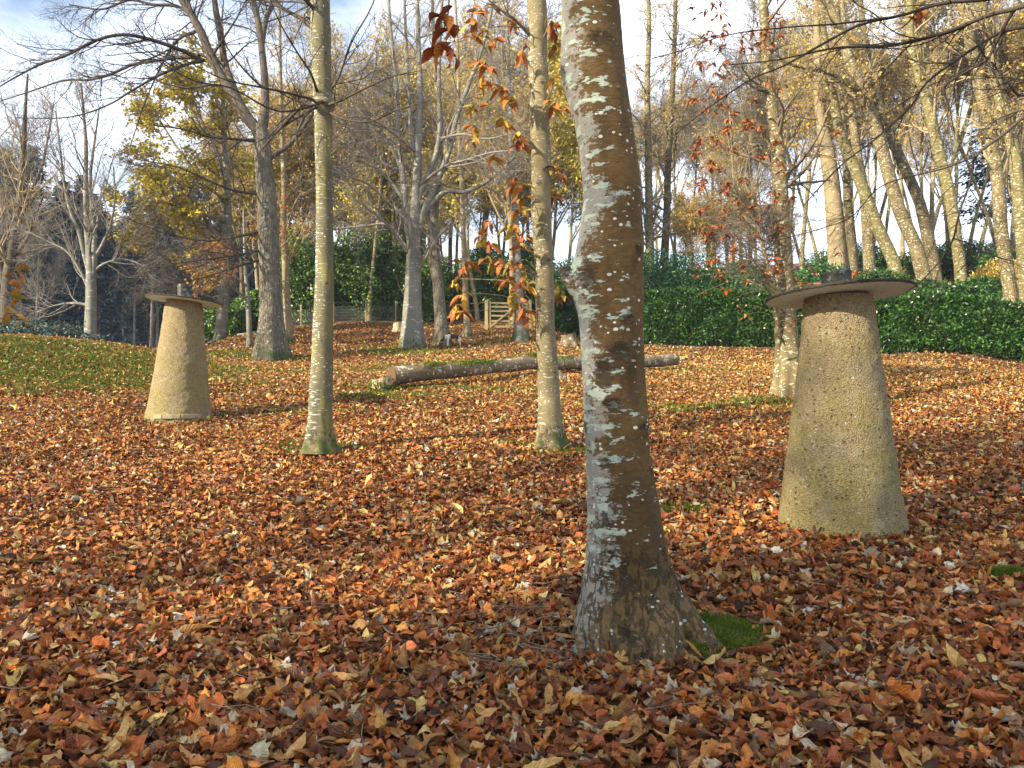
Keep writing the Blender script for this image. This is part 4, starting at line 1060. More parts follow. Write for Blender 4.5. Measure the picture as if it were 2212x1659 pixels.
# ---- conifer wood on the left
def conifer(name, seed, H, r, bare, green='conifer'):
    rng = np.random.default_rng(seed)
    root = bpy.data.objects.new(name, None); COL.objects.link(root)
    PT, R = grow(rng, np.zeros((1, 3)), np.array([[0, 0, 1.]]), np.array([H]), np.array([r]), 14, .008, .02, .06)
    PT[0, 0, 2] -= .6
    bag = Bag(); v, q = tubes(PT, R, 8); bag.add(v, q); bag.build('trunk', M['lodgepole'], root)
    n = int(H * 17)
    h = rng.random(n) ** .9 * (1 - bare) + bare
    a = rng.random(n) * 6.28
    ln = (1 - h) ** .75 * H * .24 * rng.uniform(.6, 1.2, n) + .25
    p = np.stack([np.zeros(n), np.zeros(n), h * H], 1)
    d = np.stack([np.cos(a), np.sin(a), np.full(n, -.05)], 1)
    B, BR = grow(rng, p, d, ln, np.full(n, .022), 6, .05, -.03)
    bg = Bag(); v, q = tubes(B, BR, 3); bg.add(v, q)
    nd = int(H * 4); hd = rng.random(nd) * bare; ad = rng.random(nd) * 6.28
    D, DR = grow(rng, np.stack([np.zeros(nd), np.zeros(nd), hd * H], 1), np.stack([np.cos(ad), np.sin(ad), rng.normal(-.1, .1, nd)], 1), rng.uniform(.5, 1.8, nd), np.full(nd, .016), 5, .08, -.03)
    v, q = tubes(D, DR, 3); bg.add(v, q)
    bg.build('branches', M['twig'], root)
    per = 13; i = np.repeat(np.arange(n), per); t = rng.uniform(.15, 1, n * per) * 6; k = np.clip(t.astype(int), 0, 5); u = (t - k)[:, None]
    pp = B[i, k] * (1 - u) + B[i, k + 1] * u
    out = B[i, 6] - B[i, 0]; out /= np.linalg.norm(out, axis=1, keepdims=True)
    v, q, c_ = rhombs(rng, pp, rng.uniform(.3, .6, len(pp)), rng.uniform(.10, .2, len(pp)), pick(rng, green, len(pp), .25), .5, .3, out * .9)
    bg = Bag(); bg.add(v, q, c_); bg.build('crown', M['needle'], root)
    return root
cps = [conifer('spruce_tree', 201, 17, .17, .22), conifer('spruce_tree', 202, 20, .2, .34), conifer('spruce_tree', 203, 14, .15, .12), conifer('spruce_tree', 204, 18, .16, .55)]
cu = set()
def plantc(k, px, Y, s, label, group):
    o = cps[k] if k not in cu else copy_tree(cps[k]); cu.add(k)
    x = (px - CX) / F * Y
    o.location = (x, Y, float(gz(x, Y)) - .1); o.rotation_euler = (0, 0, rP.random() * 6.28); o.scale = (s, s, s * rP.uniform(.92, 1.1))
    tag(o, label, 'conifer', group)
CL = ('one of the dark conifers tinted haze blue in the shaded wood beyond the bank', 'dark conifers beyond the bank')
for px in np.linspace(-140, 470, 40):
    plantc(rP.choice([0, 1, 2, 3]), px + rP.normal(0, 9), rP.uniform(62, 78), np.interp(px, [-140, 60, 120, 180, 300, 470], [.95, .88, .82, .70, .66, .70]) * rP.uniform(.85, 1.12), *CL)
for px in np.linspace(-200, 640, 44):
    plantc(2, px + rP.normal(0, 6), rP.uniform(92, 112), 1.15 * rP.uniform(.9, 1.1), *CL)
for px in np.linspace(-180, 600, 48):
    plantc(rP.choice([0, 1, 2]), px + rP.normal(0, 9), rP.uniform(80, 100), np.interp(px, [-140, 100, 180, 300, 470], [1.0, .95, .86, .84, .9]) * rP.uniform(.9, 1.12), *CL)
plantc(3, 288, 57, .62, 'pale bare stemmed conifer in front of the dark wood, right of the fanning bare tree', None)
for (x, y, k) in [(-54,38,1),(-57,43,0),(-60,34,1),(-58,50,1),(-64,40,0),(-62,56,1),(-66,47,1),(-70,36,0),(-68,62,1),(-73,52,1),(-66,68,0),(-76,58,1),(-72,74,1),(-80,46,1),(-60,62,1),(-56,56,0),(-78,68,1)]:  # unseen belt added to throw shade on the conifer wood
    o = copy_tree(cps[k]); o.location = (x, y, float(gz(x, y)) - .1); s = 1.3; o.scale = (s, s, s * 1.25)
    tag(o, 'one of the tall unseen conifers added left of the view to shade the wood', 'conifer', 'added shade conifers left of the view')
o = copy_tree(cps[0]); x = (2160 - CX) / F * 58; o.location = (x, 58, float(gz(x, 58))); o.scale = (1.1, 1.1, .8)
tag(o, 'dark conifer tinted haze blue seen between the yellowish trunks at right', 'conifer')

# ------------------------------------------------------------------ hedge, bushes
def leaf_blob(rng, n, c, r, size, wid, pal, shell=.55):
    d = rng.normal(0, 1, (n, 3)); d /= np.linalg.norm(d, axis=1, keepdims=True)
    f = np.array([mnoise.noise(Vector((x * 1.6 + c[0], y * 1.6 + c[1], z * 1.6))) for x, y, z in d])
    f2 = np.array([mnoise.noise(Vector((x * 5 + c[0], y * 5, z * 5))) for x, y, z in d])
    rad = (1 + .35 * f + .22 * f2) * (1 - shell * rng.random(n) ** 1.7)
    p = np.asarray(c) + d * np.asarray(r) * rad[:, None]
    return rhombs(rng, p, size * rng.uniform(.7, 1.3, n), wid * rng.uniform(.7, 1.2, n), pick(rng, pal, n, .22), .35, .1, d * .7)

def stem_set(rng, root, b, r, n, mat='twig'):
    a = rng.random(n) * 6.28
    p = np.stack([np.cos(a) * r[0] * .3, np.sin(a) * r[1] * .3, np.full(n, -.2)], 1)
    d = np.stack([np.cos(a) * .4, np.sin(a) * .4, np.ones(n)], 1); d /= np.linalg.norm(d, axis=1, keepdims=True)
    PT, R = grow(rng, p, d, np.full(n, r[2] * 1.5), np.full(n, .035), 6, .1, .03)
    o1 = spawn(rng, PT, R, 5, .3, 1, 40, r[2] * .7, .3, .5, 5, .12, .03, rmin=.008)
    bg = Bag()
    for a_, b_ in ((PT, R), o1):
        v, q = tubes(a_, b_, 4); bg.add(v, q)
    return bg.build('branches', M[mat], root)

def bush(name, px, py, Y, r, n, pal, label, size=.13, wid=.05, seed=1, group=None, lift=.0):
    rng = np.random.default_rng(seed)
    b = P(px, py, Y); b[2] = float(gz(b[0], b[1]))
    root = empty(name, b, label, 'bush', group)
    bg = Bag()
    v, q, c_ = leaf_blob(rng, int(n * 1.5), (0, 0, r[2] * .80 + lift), r, size, wid, pal)
    k = v.reshape(-1, 4, 3)[:, :, 2].min(1) > -.1
    v = v.reshape(-1, 4, 3)[k].reshape(-1, 3); c_ = c_.reshape(-1, 4, 3)[k].reshape(-1, 3); q = np.arange(len(v)).reshape(-1, 4)
    bg.add(v, q, c_); bg.build('leaves', M['evergreen'], root)
    stem_set(rng, root, b, r, 6)
    return root

# clipped laurel hedge along the edge of the clearing
rng = np.random.default_rng(300)
hp = np.array([P(px, py, Y)[:2] for px, py, Y in [(1195,722,35.5),(1260,728,34.3),(1390,745,31.5),(1600,752,29.5),(1760,762,28),(1900,770,26.6),(2060,780,25),(2212,792,23.6),(2420,805,22)]])
hs = resample(np.column_stack([hp, np.zeros(len(hp))]), 200)[:, :2]
ht = np.gradient(hs, axis=0); ht /= np.linalg.norm(ht, axis=1, keepdims=True); hn = np.stack([ht[:, 1], -ht[:, 0]], 1)
hn *= np.sign((hn * -hs).sum(1, keepdims=True))
n = 85000
ti = rng.random(n) * 198.9; k = ti.astype(int); u = (ti - k)[:, None]
c_ = hs[k] * (1 - u) + hs[k + 1] * u
nn = hn[k]
gh = gz(c_[:, 0], c_[:, 1])
pxs = c_[:, 0] / c_[:, 1] * F + CX
top = np.interp(pxs, [1190, 1300, 1390, 1600, 1900, 2060, 2212, 2420], [1.6, 1.75, 1.9, 1.9, 1.75, 1.6, 1.5, 1.5])
nz1 = np.array([mnoise.noise(Vector((a * .8, b_ * .8, 0))) for a, b_ in c_])
onf = rng.random(n) < .68
hz_ = np.where(onf, rng.random(n) ** .9, 1.0 + rng.normal(0, .05, n) + .06 * nz1)
nz2 = np.array([mnoise.noise(Vector((a * 1.6, b_ * 1.6, z * 3.0))) for (a, b_), z in zip(c_, hz_)])
dep = np.where(onf, .62 + .24 * nz2 - rng.random(n) ** 2 * .35 - np.clip(hz_ - .85, 0, 1) * .8 - np.clip(.18 - hz_, 0, 1) * 1.2, rng.uniform(-.6, .6, n))
p = np.column_stack([c_ + nn * dep[:, None], gh + .04 + hz_ * top])
outw = np.column_stack([nn * .9, np.where(onf, .25, 1.0)])
v, q, cc = rhombs(rng, p, .15 * rng.uniform(.7, 1.3, n), .062 * rng.uniform(.7, 1.2, n), pick(rng, 'laurel', n, .22), .2, .0, outw)
hb = hs[100]; hb3 = np.array((hb[0], hb[1], float(gz(hb[0], hb[1]))))
hedge = empty('laurel_hedge', hb3, 'long clipped evergreen hedge along the far side of the clearing', 'hedge')
bg = Bag(); bg.add(v, q, cc); bg.build('leaves', M['evergreen'], hedge, off=hb3)
# inner stems
m = 240; k = rng.integers(0, 199, m)
p = np.column_stack([hs[k] + rng.normal(0, .12, (m, 2)), gz(hs[k][:, 0], hs[k][:, 1]) - .1])
PT, R = grow(rng, p, np.tile(np.array([[0, 0, 1.]]), (m, 1)), np.full(m, 1.7), np.full(m, .025), 6, .12, .05)
o1 = spawn(rng, PT, R, 6, .1, 1, 50, .6, .3, .5, 4, .12, .02, rmin=.006)
bg = Bag()
for a_, b_ in ((PT, R), o1):
    v, q = tubes(a_, b_, 4); bg.add(v, q)
bg.build('branches', M['twig_dark'], hedge, off=hb3)
# taller laurels behind the hedge
for i, (px, Y, r, lab) in enumerate([(1420,37,(1.8,1.5,1.9),'tall blue green laurel above the hedge next to the thick trunk'),(1500,36,(1.9,1.5,1.75),'rounded laurel rising behind the hedge, second from the thick trunk'),(1590,36,(1.6,1.4,1.45),'laurel behind the hedge left of the rusty leaved tree'),
                              (1770,33,(1.5,1.3,1.15),'laurel bush behind the disc of the larger pillar'),(1890,31,(1.5,1.2,.95),'green bush behind the hedge right of the disc'),(1990,29.5,(1.3,1.1,.75),'low bush at the foot of the leaning trunks'),(2110,28,(1.3,1.1,.7),'dark bush between the yellowish trunks behind the hedge'),(1850,38,(2.2,1.5,1.0),'broad green laurel filling in between the leaning trunks'),(2070,35,(2.4,1.5,.8),'broad laurel bank behind the curved trunks'),(2240,33,(2.2,1.5,.7),'laurel bank at the right edge behind the rightmost trunk'),(1325,38,(1.8,1.4,1.5),'laurel hidden partly by the thick trunk above the hedge'),(1235,39,(1.5,1.4,1.6),'dark laurel right of the tan trunk behind the hedge')]):
    bush('laurel_bush', px, 650, Y, r, 9000, 'laurel_blue' if i < 4 else 'laurel', lab, .16, .055, 310 + i)
bush('broom_bush', 2160, 650, 29.5, (.9,.8,.8), 4000, 'gold', 'yellow leaved bush near the right edge behind the hedge', .09, .04, 325)
# holly and rhododendron behind the fence
HB = [(655,40,(1.6,1.3,2.7),'tall holly bush between the oak and the slender olive trunk'),(770,41,(1.7,1.4,2.5),'dark holly right of the slender olive trunk behind the fence'),(840,42,(1.7,1.4,2.6),'dark holly left of the candelabra beech behind the fence'),(930,41,(1.3,1.2,1.9),'dark bush between the grey trunks behind the fence'),
      (1045,42,(1.5,1.2,2.0),'evergreen bush behind the thin cream trunk and gate'),(1150,43,(1.5,1.3,2.0),'evergreen bush behind the right end of the gate'),(565,41,(1.3,1.1,1.1),'low green bush left of the oak foot'),(490,39,(1.2,1.0,.9),'low rhododendron right of the smaller pillar'),(710,43,(1.5,1.2,2.3),'evergreen bush hidden behind the slender olive trunk'),(895,46,(1.8,1.2,2.4),'tall evergreen behind the candelabra beech')]
for i, (px, Y, r, lab) in enumerate(HB):
    bush('holly_bush', px, 690, Y, r, 12000, 'holly', lab, .19, .08, 330 + i)
bush('bramble_thicket', 55, 740, 24, (2.4,1.6,.62), 8000, 'bramble', 'blue green bramble thicket behind the bank at far left', .12, .05, 350)
bush('bramble_thicket', 130, 745, 26, (1.6,1.4,.5), 5000, 'bramble', 'lower bramble thicket behind the bank under the fanning bare tree', .12, .05, 351)

# ------------------------------------------------------------------ pillars with discs
g = G('pebbled_render')
c0 = g.coords()
n1 = g.noise(c0, 3.2, 5); n2 = g.noise(c0, 55, 5, .7)
sz = g.n('SeparateXYZ', Vector=c0).outputs[2]
base = g.mix(g.step(g.math('ADD', n1, g.math('MULTIPLY', sz, .10)), .45, .72), (.385, .325, .14), (.40, .325, .19))
base = g.mix(g.step(n2, .3, .75), g.mix(1.0, base, (.55, .53, .48), 'MULTIPLY'), base)
base = g.mix(g.math('MULTIPLY', g.step(g.noise(g.coords((1, 1, .35)), 2.6, 6, .6), .52, .70), .5), base, (.17, .16, .075))
base = g.mix(g.math('MULTIPLY', g.step(g.noise(c0, 7, 5, .6), .6, .72), .5), base, (.44, .40, .24))
vo = g.n('TexVoronoi', Vector=g.coords((1, 1, 1.3)), Scale=36.0)
rc = g.n('SeparateColor', Color=vo.outputs['Color'])
dj = g.math('ADD', vo.outputs['Distance'], g.math('MULTIPLY', g.math('SUBTRACT', n2, .5), .5))
peb = g.math('MULTIPLY', g.step(rc.outputs[0], .74, .80), g.step(dj, .36, .24))
base = g.mix(g.math('MULTIPLY', peb, .9), base, g.mix(rc.outputs[1], (.055, .04, .024), (.17, .14, .10)))
peb2 = g.math('MULTIPLY', g.step(rc.outputs[2], .93, .95), g.step(dj, .36, .24))
base = g.mix(peb2, base, (.46, .45, .42))
vo2 = g.n('TexVoronoi', Vector=c0, Scale=110.0)
gap = g.step(vo2.outputs['Distance'], .35, .6)
base = g.mix(g.math('MULTIPLY', gap, .45), base, g.mix(1.0, base, (.45, .42, .36), 'MULTIPLY'))
h = g.math('ADD', g.math('MULTIPLY', n2, .7), g.math('ADD', g.math('MULTIPLY', peb, -.9), g.math('MULTIPLY', vo2.outputs['Distance'], -.8)))
M['render'] = g.done(g.principled(base, .9, .2, g.bump(h, .9, .016)))
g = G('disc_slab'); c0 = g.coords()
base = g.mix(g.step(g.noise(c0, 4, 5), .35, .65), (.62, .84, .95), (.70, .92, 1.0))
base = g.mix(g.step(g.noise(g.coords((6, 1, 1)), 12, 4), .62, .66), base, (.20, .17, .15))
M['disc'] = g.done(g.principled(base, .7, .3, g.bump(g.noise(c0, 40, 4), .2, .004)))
M['rim'] = bark('disc_rim', (.035, .03, .025), (.06, .05, .04), (.2, .2, .17), .25, 30, 1, bump=.6)
M['cap'] = bark('cap_stone', (.07, .068, .055), (.12, .115, .09), (.24, .27, .24), .52, 14, 1, bump=.8, fine=50)
M['brick'] = bark('pale_brick', (.40, .34, .20), (.33, .27, .16), (.3, .28, .2), 0, bump=.4)

def pillar(px, py, Y, rb, rt, top_py, disc_px, disc_py, disc_r, roll, pitch, label, cap_w, cap_h, cap_dx, seed, bricks=False):
    rng = np.random.default_rng(seed)
    b = P(px, py, Y); b[2] = float(gz(b[0], b[1]))
    root = empty('mushroom_pillar', b, label, 'stone pillar', 'pair of pillars topped with discs')
    H = P(px, top_py, Y)[2] - b[2]
    topx = (disc_px - px) / F * Y
    nr, ns = 110, 96
    V = np.empty((nr, ns, 3))
    for k in range(nr):
        t = k / (nr - 1); z = -.12 + t * (H + .12)
        r = rb + (rt - rb) * (t ** .93)
        r *= 1 + .012 * math.sin(t * 5 + seed)
        for j in range(ns):
            a = 2 * math.pi * j / ns
            q = Vector((math.cos(a) * r, math.sin(a) * r, z + seed))
            rr = r + .010 * mnoise.noise(q * 4) + .006 * mnoise.noise(q * 14) + .0035 * mnoise.noise(q * 45)
            rr += .022 * math.exp(-max(z, 0) / .07) * (mnoise.noise(q * 9) + .1)
            V[k, j] = (topx * t + math.cos(a) * rr, math.sin(a) * rr, z)
    idx = np.arange(nr * ns).reshape(nr, ns)
    Q = np.stack([idx[:-1], np.roll(idx[:-1], -1, 1), np.roll(idx[1:], -1, 1), idx[1:]], -1).reshape(-1, 4)
    mesh_obj('column', V.reshape(-1, 3), Q, M['render'], root)
    # disc: slab with a ragged dark rim
    na = 120; th = .023
    a = np.linspace(0, 2 * np.pi, na, endpoint=False)
    rad = disc_r * (1 + .006 * np.sin(3 * a + seed) + rng.normal(0, .0035, na))
    def ring(r_, z_): return np.stack([np.cos(a) * r_, np.sin(a) * r_, np.broadcast_to(z_, na)], 1)
    rings = [ring(rad * .02, 0), ring(rad * .5, 0), ring(rad * .985, rng.normal(0, .001, na)), ring(rad, .008 + rng.normal(0, .002, na)), ring(rad * 1.0, th - .006 + rng.normal(0, .003, na)), ring(rad * .97, th + rng.normal(0, .002, na)), ring(rad * .5, th + .004), ring(rad * .02, th + .004)]
    V = np.concatenate(rings); idx = np.arange(len(V)).reshape(len(rings), na)
    Q = np.stack([idx[:-1], np.roll(idx[:-1], -1, 1), np.roll(idx[1:], -1, 1), idx[1:]], -1).reshape(-1, 4)
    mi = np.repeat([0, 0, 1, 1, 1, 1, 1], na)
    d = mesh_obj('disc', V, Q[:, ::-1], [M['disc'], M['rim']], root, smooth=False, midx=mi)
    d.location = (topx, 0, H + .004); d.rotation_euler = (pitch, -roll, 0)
    # cap stone: rough weathered block
    nk, nj = 26, 40; V = np.empty((nk, nj, 3))
    for k in range(nk):
        t = k / (nk - 1)
        for j in range(nj):
            aa = 2 * math.pi * j / nj
            sq = 1 / max(abs(math.cos(aa)), abs(math.sin(aa))) ** .55
            r = cap_w * .5 * sq * (1.0 + .10 * t - .12 * math.sin(t * 3.1)) * (1 if t < .93 else max(.02, (1 - t) / .07))
            q = Vector((math.cos(aa) * 2, math.sin(aa) * 2, t * 3 + seed * 3))
            r *= 1 + .10 * mnoise.noise(q) + .06 * mnoise.noise(q * 3)
            zz = min(t / .93, 1) * cap_h * (1 + .05 * math.cos(aa + seed)) + (.02 * mnoise.noise(q * 1.5) if t > .5 else 0)
            V[k, j] = (math.cos(aa) * r, math.sin(aa) * r, zz)
    idx = np.arange(nk * nj).reshape(nk, nj)
    Q = np.stack([idx[:-1], np.roll(idx[:-1], -1, 1), np.roll(idx[1:], -1, 1), idx[1:]], -1).reshape(-1, 4)
    c_ = mesh_obj('cap_stone', V.reshape(-1, 3), Q, M['cap'], root)
    c_.location = (topx + cap_dx, 0, H + .03); c_.rotation_euler = (0, -roll * .5, .35 * seed)
    if bricks:
        aa = math.radians(-118)
        for i in range(6):
            bw, bh, bd = rng.uniform(.085, .15), .062, .05
            aa += bw / rb
            V = []
            for sx in (-1, 1):
                for sy in (-1, 1):
                    for sz in (0, 1):
                        x, y = bd * sx * .5 + rb - .016, (bw - .008) * .5 * sy
                        V.append((math.cos(aa) * x - math.sin(aa) * y, math.sin(aa) * x + math.cos(aa) * y, .012 + sz * bh))
            fq = np.array([(0,1,3,2),(4,6,7,5),(0,4,5,1),(2,3,7,6),(1,5,7,3),(0,2,6,4)])
            br = mesh_obj('brick', np.array(V), fq, M['brick'], root, smooth=False)
            bv = br.modifiers.new('bevel', 'BEVEL'); bv.width = .008; bv.segments = 2
    return root
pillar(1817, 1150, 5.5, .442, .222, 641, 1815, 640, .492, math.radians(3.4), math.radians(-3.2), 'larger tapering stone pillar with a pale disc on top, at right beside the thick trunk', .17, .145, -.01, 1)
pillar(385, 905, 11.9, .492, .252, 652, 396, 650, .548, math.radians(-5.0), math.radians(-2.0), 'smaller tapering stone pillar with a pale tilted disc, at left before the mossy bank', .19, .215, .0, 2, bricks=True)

# ------------------------------------------------------------------ fallen log, stump, props
def endcap(bag, c, t, r, n, mat=1):
    t = t / np.linalg.norm(t); a1 = np.cross(t, (0, 0, 1.)); a1 /= np.linalg.norm(a1); a2 = np.cross(t, a1)
    a = np.linspace(0, 6.283, n, endpoint=False)
    rings = []
    for f in (1.0, .66, .33, .02):
        rings.append(c + (np.cos(a)[:, None] * a1 + np.sin(a)[:, None] * a2) * r * f + t * .006 * (1 - f))
    V = np.concatenate(rings); idx = np.arange(len(V)).reshape(4, n)
    Q = np.stack([idx[:-1], np.roll(idx[:-1], -1, 1), np.roll(idx[1:], -1, 1), idx[1:]], -1).reshape(-1, 4)
    bag.add(V, Q, m=mat)
g = G('cut_wood'); c0 = g.coords()
base = g.mix(g.noise(c0, 14, 5), (.06, .036, .018), (.14, .085, .04))
M['cutwood'] = g.done(g.principled(base, .85, .2, g.bump(g.noise(c0, 40, 4), .5, .01)))
g = G('pale_stump_wood'); c0 = g.coords((1, 1, .25))  # pale streaked wood for the stump bodies
base = g.mix(g.step(g.noise(c0, 26, 5), .35, .65), (.26, .19, .095), (.50, .41, .25))
M['stumpwood'] = g.done(g.principled(base, .9, .15, g.bump(g.noise(c0, 40, 4), .7, .02)))

def log(name, pts, label, cat='log', sides=28, n=60, mat='log', moss=None, seed=1):
    rows = np.array([(*P(px, py, Y), w / 2 * Y / F) for px, py, Y, w in pts])
    s = resample(rows, n)
    for k in range(n): s[k, :3] += np.array((0, 0, 1)) * .03 * mnoise.noise(Vector((k * .15, seed, 0)))
    b = s[0, :3].copy(); b[2] = float(gz(b[0], b[1]))
    root = empty(name, b, label, cat)
    v, q = tubes(s[None, :, :3], s[None, :, 3], sides)
    ctr = np.repeat(s[:, :3], sides, 0)
    for i in range(len(v)):
        v[i] = ctr[i] + (v[i] - ctr[i]) * (1 + .10 * mnoise.noise(Vector(v[i] * 3)) + .05 * mnoise.noise(Vector(v[i] * 11)))
    bag = Bag(); bag.add(v, q); bag.build('bark', M[mat], root, off=b)
    bag = Bag()
    endcap(bag, s[0, :3], s[0, :3] - s[1, :3], s[0, 3] * .97, sides, 0); endcap(bag, s[-1, :3], s[-1, :3] - s[-2, :3], s[-1, 3] * .97, sides, 0)
    bag.build('cut_end', M['cutwood'], root, off=b)
    if moss:
        rng = np.random.default_rng(seed); bg = Bag()
        for (t, ln, cnt) in moss:
            tt = np.clip(rng.normal(t, ln, cnt), 0, .98) * (n - 1); k = tt.astype(int); u = (tt - k)[:, None]
            c_ = s[k, :3] * (1 - u) + s[np.minimum(k + 1, n - 1), :3] * u; r_ = s[k, 3]
            T = s[np.minimum(k + 1, n - 1), :3] - s[k, :3]; T /= np.linalg.norm(T, axis=1, keepdims=True)
            side = np.cross(T, (0, 0, 1.)); upv = np.cross(side, T); a = rng.normal(.35, .5, cnt)
            nrm = upv * np.cos(a)[:, None] + side * np.sin(a)[:, None]
            V, Q, C_ = rhombs(rng, c_ + nrm * r_[:, None] * 1.02, .05, .03, np.array((.09, .125, .015)) * rng.uniform(.6, 1.6, (cnt, 1)), 0, 0, nrm * 2)
            bg.add(V, Q, C_)
        bg.build('moss', M['moss'], root, off=b)
    return root
log('fallen_log', [(846,812,15.2,42),(900,807,15.5,37),(960,801,15.9,34),(1040,795,16.5,29),(1110,788,17.2,28),(1180,785,17.8,27),(1260,785,18.5,28),(1340,783,19.2,27),(1400,781,19.8,26),(1460,777,20.4,25)],
    'long mossy log lying raised above the leaves in the middle of the clearing', moss=[(.11,.018,260),(.23,.035,520),(.55,.02,120),(.66,.02,120)], seed=4)
log('cut_log', [(1205,812,17.0,22),(1225,828,17.0,24),(1246,842,16.8,26)], 'short thick log section propping the long log behind the tan trunk', seed=5)
log('cut_log', [(1190,826,17.0,12),(1205,818,17.1,12),(1222,812,17.2,11)], 'thin short log beside the prop under the long log', seed=6)
log('fallen_log', [(1125,775,20.5,14),(1160,772,20.8,15),(1200,773,21,14),(1250,776,21.3,13)], 'thin second log lying behind the long mossy log', seed=7, moss=[(.3,.1,250)])

def stump(px, py, Y, r, h, label, mat='stumpwood', moss=True, seed=1):
    rng = np.random.default_rng(seed)
    b = P(px, py, Y); b[2] = float(gz(b[0], b[1]))
    root = empty('tree_stump', b, label, 'stump')
    nr, ns = 26, 60; V = np.empty((nr, ns, 3))
    for k in range(nr):
        t = k / (nr - 1); z = -.1 + t * (h + .1)
        for j in range(ns):
            a = 6.28318 * j / ns; q = Vector((math.cos(a) * 2, math.sin(a) * 2, z * 2 + seed))
            rr = r * (1 + .9 * math.exp(-max(z, 0) / (h * .3)) * (.4 + .6 * math.cos(5 * a + seed)) * .5 + .1 * mnoise.noise(q) + .05 * mnoise.noise(q * 4))
            zt = z + (.10 * h * mnoise.noise(q * 1.3) + .05 * math.cos(a) if t > .9 else 0)
            V[k, j] = (math.cos(a) * rr, math.sin(a) * rr, zt)
    idx = np.arange(nr * ns).reshape(nr, ns)
    Q = np.stack([idx[:-1], np.roll(idx[:-1], -1, 1), np.roll(idx[1:], -1, 1), idx[1:]], -1).reshape(-1, 4)
    mesh_obj('stump_body', V.reshape(-1, 3), Q, M[mat], root)
    top = V[-1]; c_ = top.mean(0)
    W = np.concatenate([top, c_ + (top - c_) * .5 - np.array((0, 0, .015)), c_ + (top - c_) * .03 - np.array((0, 0, .02))]); idx = np.arange(len(W)).reshape(3, ns)
    Q = np.stack([idx[:-1], np.roll(idx[:-1], -1, 1), np.roll(idx[1:], -1, 1), idx[1:]], -1).reshape(-1, 4)
    mesh_obj('cut_top', W, Q, M['cutwood'], root)
    if moss:
        n = 800; a = rng.random(n) * 6.28; z = np.abs(rng.normal(0, h * .33, n)).clip(0, h * .9)
        rr = r * (1.05 + .9 * np.exp(-z / (h * .3)) * (.4 + .6 * np.cos(5 * a + seed)) * .5)
        p = np.stack([np.cos(a) * rr, np.sin(a) * rr, z], 1)
        v, q, c_ = rhombs(rng, p, .05, .03, np.array((.10, .13, .015)) * rng.uniform(.6, 1.5, (n, 1)), 0, 0, np.stack([np.cos(a), np.sin(a), np.ones(n)], 1) * 1.5)
        bg = Bag(); bg.add(v, q, c_); bg.build('moss', M['moss'], root)
    return root
stump(826, 850, 14.7, .19, .27, 'pale mossy stump at the near end of the long log')
stump(866, 706, 34, .30, .42, 'pale cut stump on the far slope beside the candelabra beech', moss=False, seed=2)
stump(1228, 735, 30, .28, .40, 'dark stump behind the tan trunk near the hedge', mat='log', moss=False, seed=3)

# ------------------------------------------------------------------ gate, fence
g = G('weathered_timber'); c0 = g.coords((1, 1, 1))
base = g.mix(g.noise(c0, 6, 5), (.24, .19, .085), (.34, .28, .14))
M['timber'] = g.done(g.principled(base, .8, .2))
g = G('fence_wire'); M['wire'] = g.done(g.principled((.16, .16, .15), .5, .5))
def bar(bag, p0, p1, w, d):
    p0, p1 = np.asarray(p0, float), np.asarray(p1, float); t = p1 - p0; t /= np.linalg.norm(t)
    ref = np.array((0, 1., 0)) if abs(t[1]) < .8 else np.array((1., 0, 0))
    s = np.cross(t, ref); s /= np.linalg.norm(s); u = np.cross(s, t)
    V = [p + s * w / 2 * a + u * d / 2 * b_ for p in (p0, p1) for a, b_ in ((-1,-1),(1,-1),(1,1),(-1,1))]
    bag.add(np.array(V), np.array([(0,1,2,3),(7,6,5,4),(0,4,5,1),(1,5,6,2),(2,6,7,3),(3,7,4,0)]))
YG = 36.0
gb = P(1098, 712, YG); gb[2] = float(gz(gb[0], gb[1]))
gate = empty('field_gate', gb, 'five barred wooden field gate between the bushes and the hedge', 'gate', rz=.15)
W2, HG = .82, 1.22
for z in (.14, .40, .64, .86, 1.05, 1.22):
    bg = Bag(); bar(bg, (-W2, 0, z), (W2, 0, z), .085, .03); bg.build('rail', M['timber'], gate, smooth=False)
for x in (-W2 - .04, W2 + .04):
    bg = Bag(); bar(bg, (x, 0, .05), (x, 0, 1.28), .09, .07); bg.build('stile', M['timber'], gate, smooth=False)
bg = Bag(); bar(bg, (0.05, -.033, .10), (.05, -.033, 1.24), .07, .03); bg.build('upright', M['timber'], gate, smooth=False)
for a, b_ in (((-W2, -.05, .14), (0, -.05, .80)), ((W2, -.05, .14), (0, -.05, .80))):
    bg = Bag(); bar(bg, a, b_, .07, .025); bg.build('brace', M['timber'], gate, smooth=False)
for dx, lab in ((-1.0, 'wooden post at the left end of the gate'), (1.0, 'wooden post at the right end of the gate')):
    x, y = gb[0] + dx, gb[1] + dx * .15
    bg = Bag(); bar(bg, (0, 0, -.3), (0, 0, 1.35), .14, .14)
    o = bg.build('gate_post', M['timber'], loc=(x, y, float(gz(x, y))), smooth=False); tag(o, lab, 'post')
fpts = [P(px, 700, Y)[:2] for px, Y in [(585,37),(650,37.5),(720,38),(790,38),(855,38),(905,37.8)]]
fb = np.array((*fpts[3], float(gz(*fpts[3]))))
fence = empty('wire_fence', fb, 'wire netting fence on wooden posts along the wood edge', 'fence')
tops = []
for p_ in fpts:
    z = float(gz(*p_)); bg = Bag(); bar(bg, (p_[0] - fb[0], p_[1] - fb[1], z - .3 - fb[2]), (p_[0] - fb[0], p_[1] - fb[1], z + 1.05 - fb[2]), .07, .07)
    bg.build('post', M['timber'], fence, smooth=False); tops.append((p_[0] - fb[0], p_[1] - fb[1], z - fb[2]))
bg = Bag(); tops = np.array(tops); tops[:, 1] -= .06
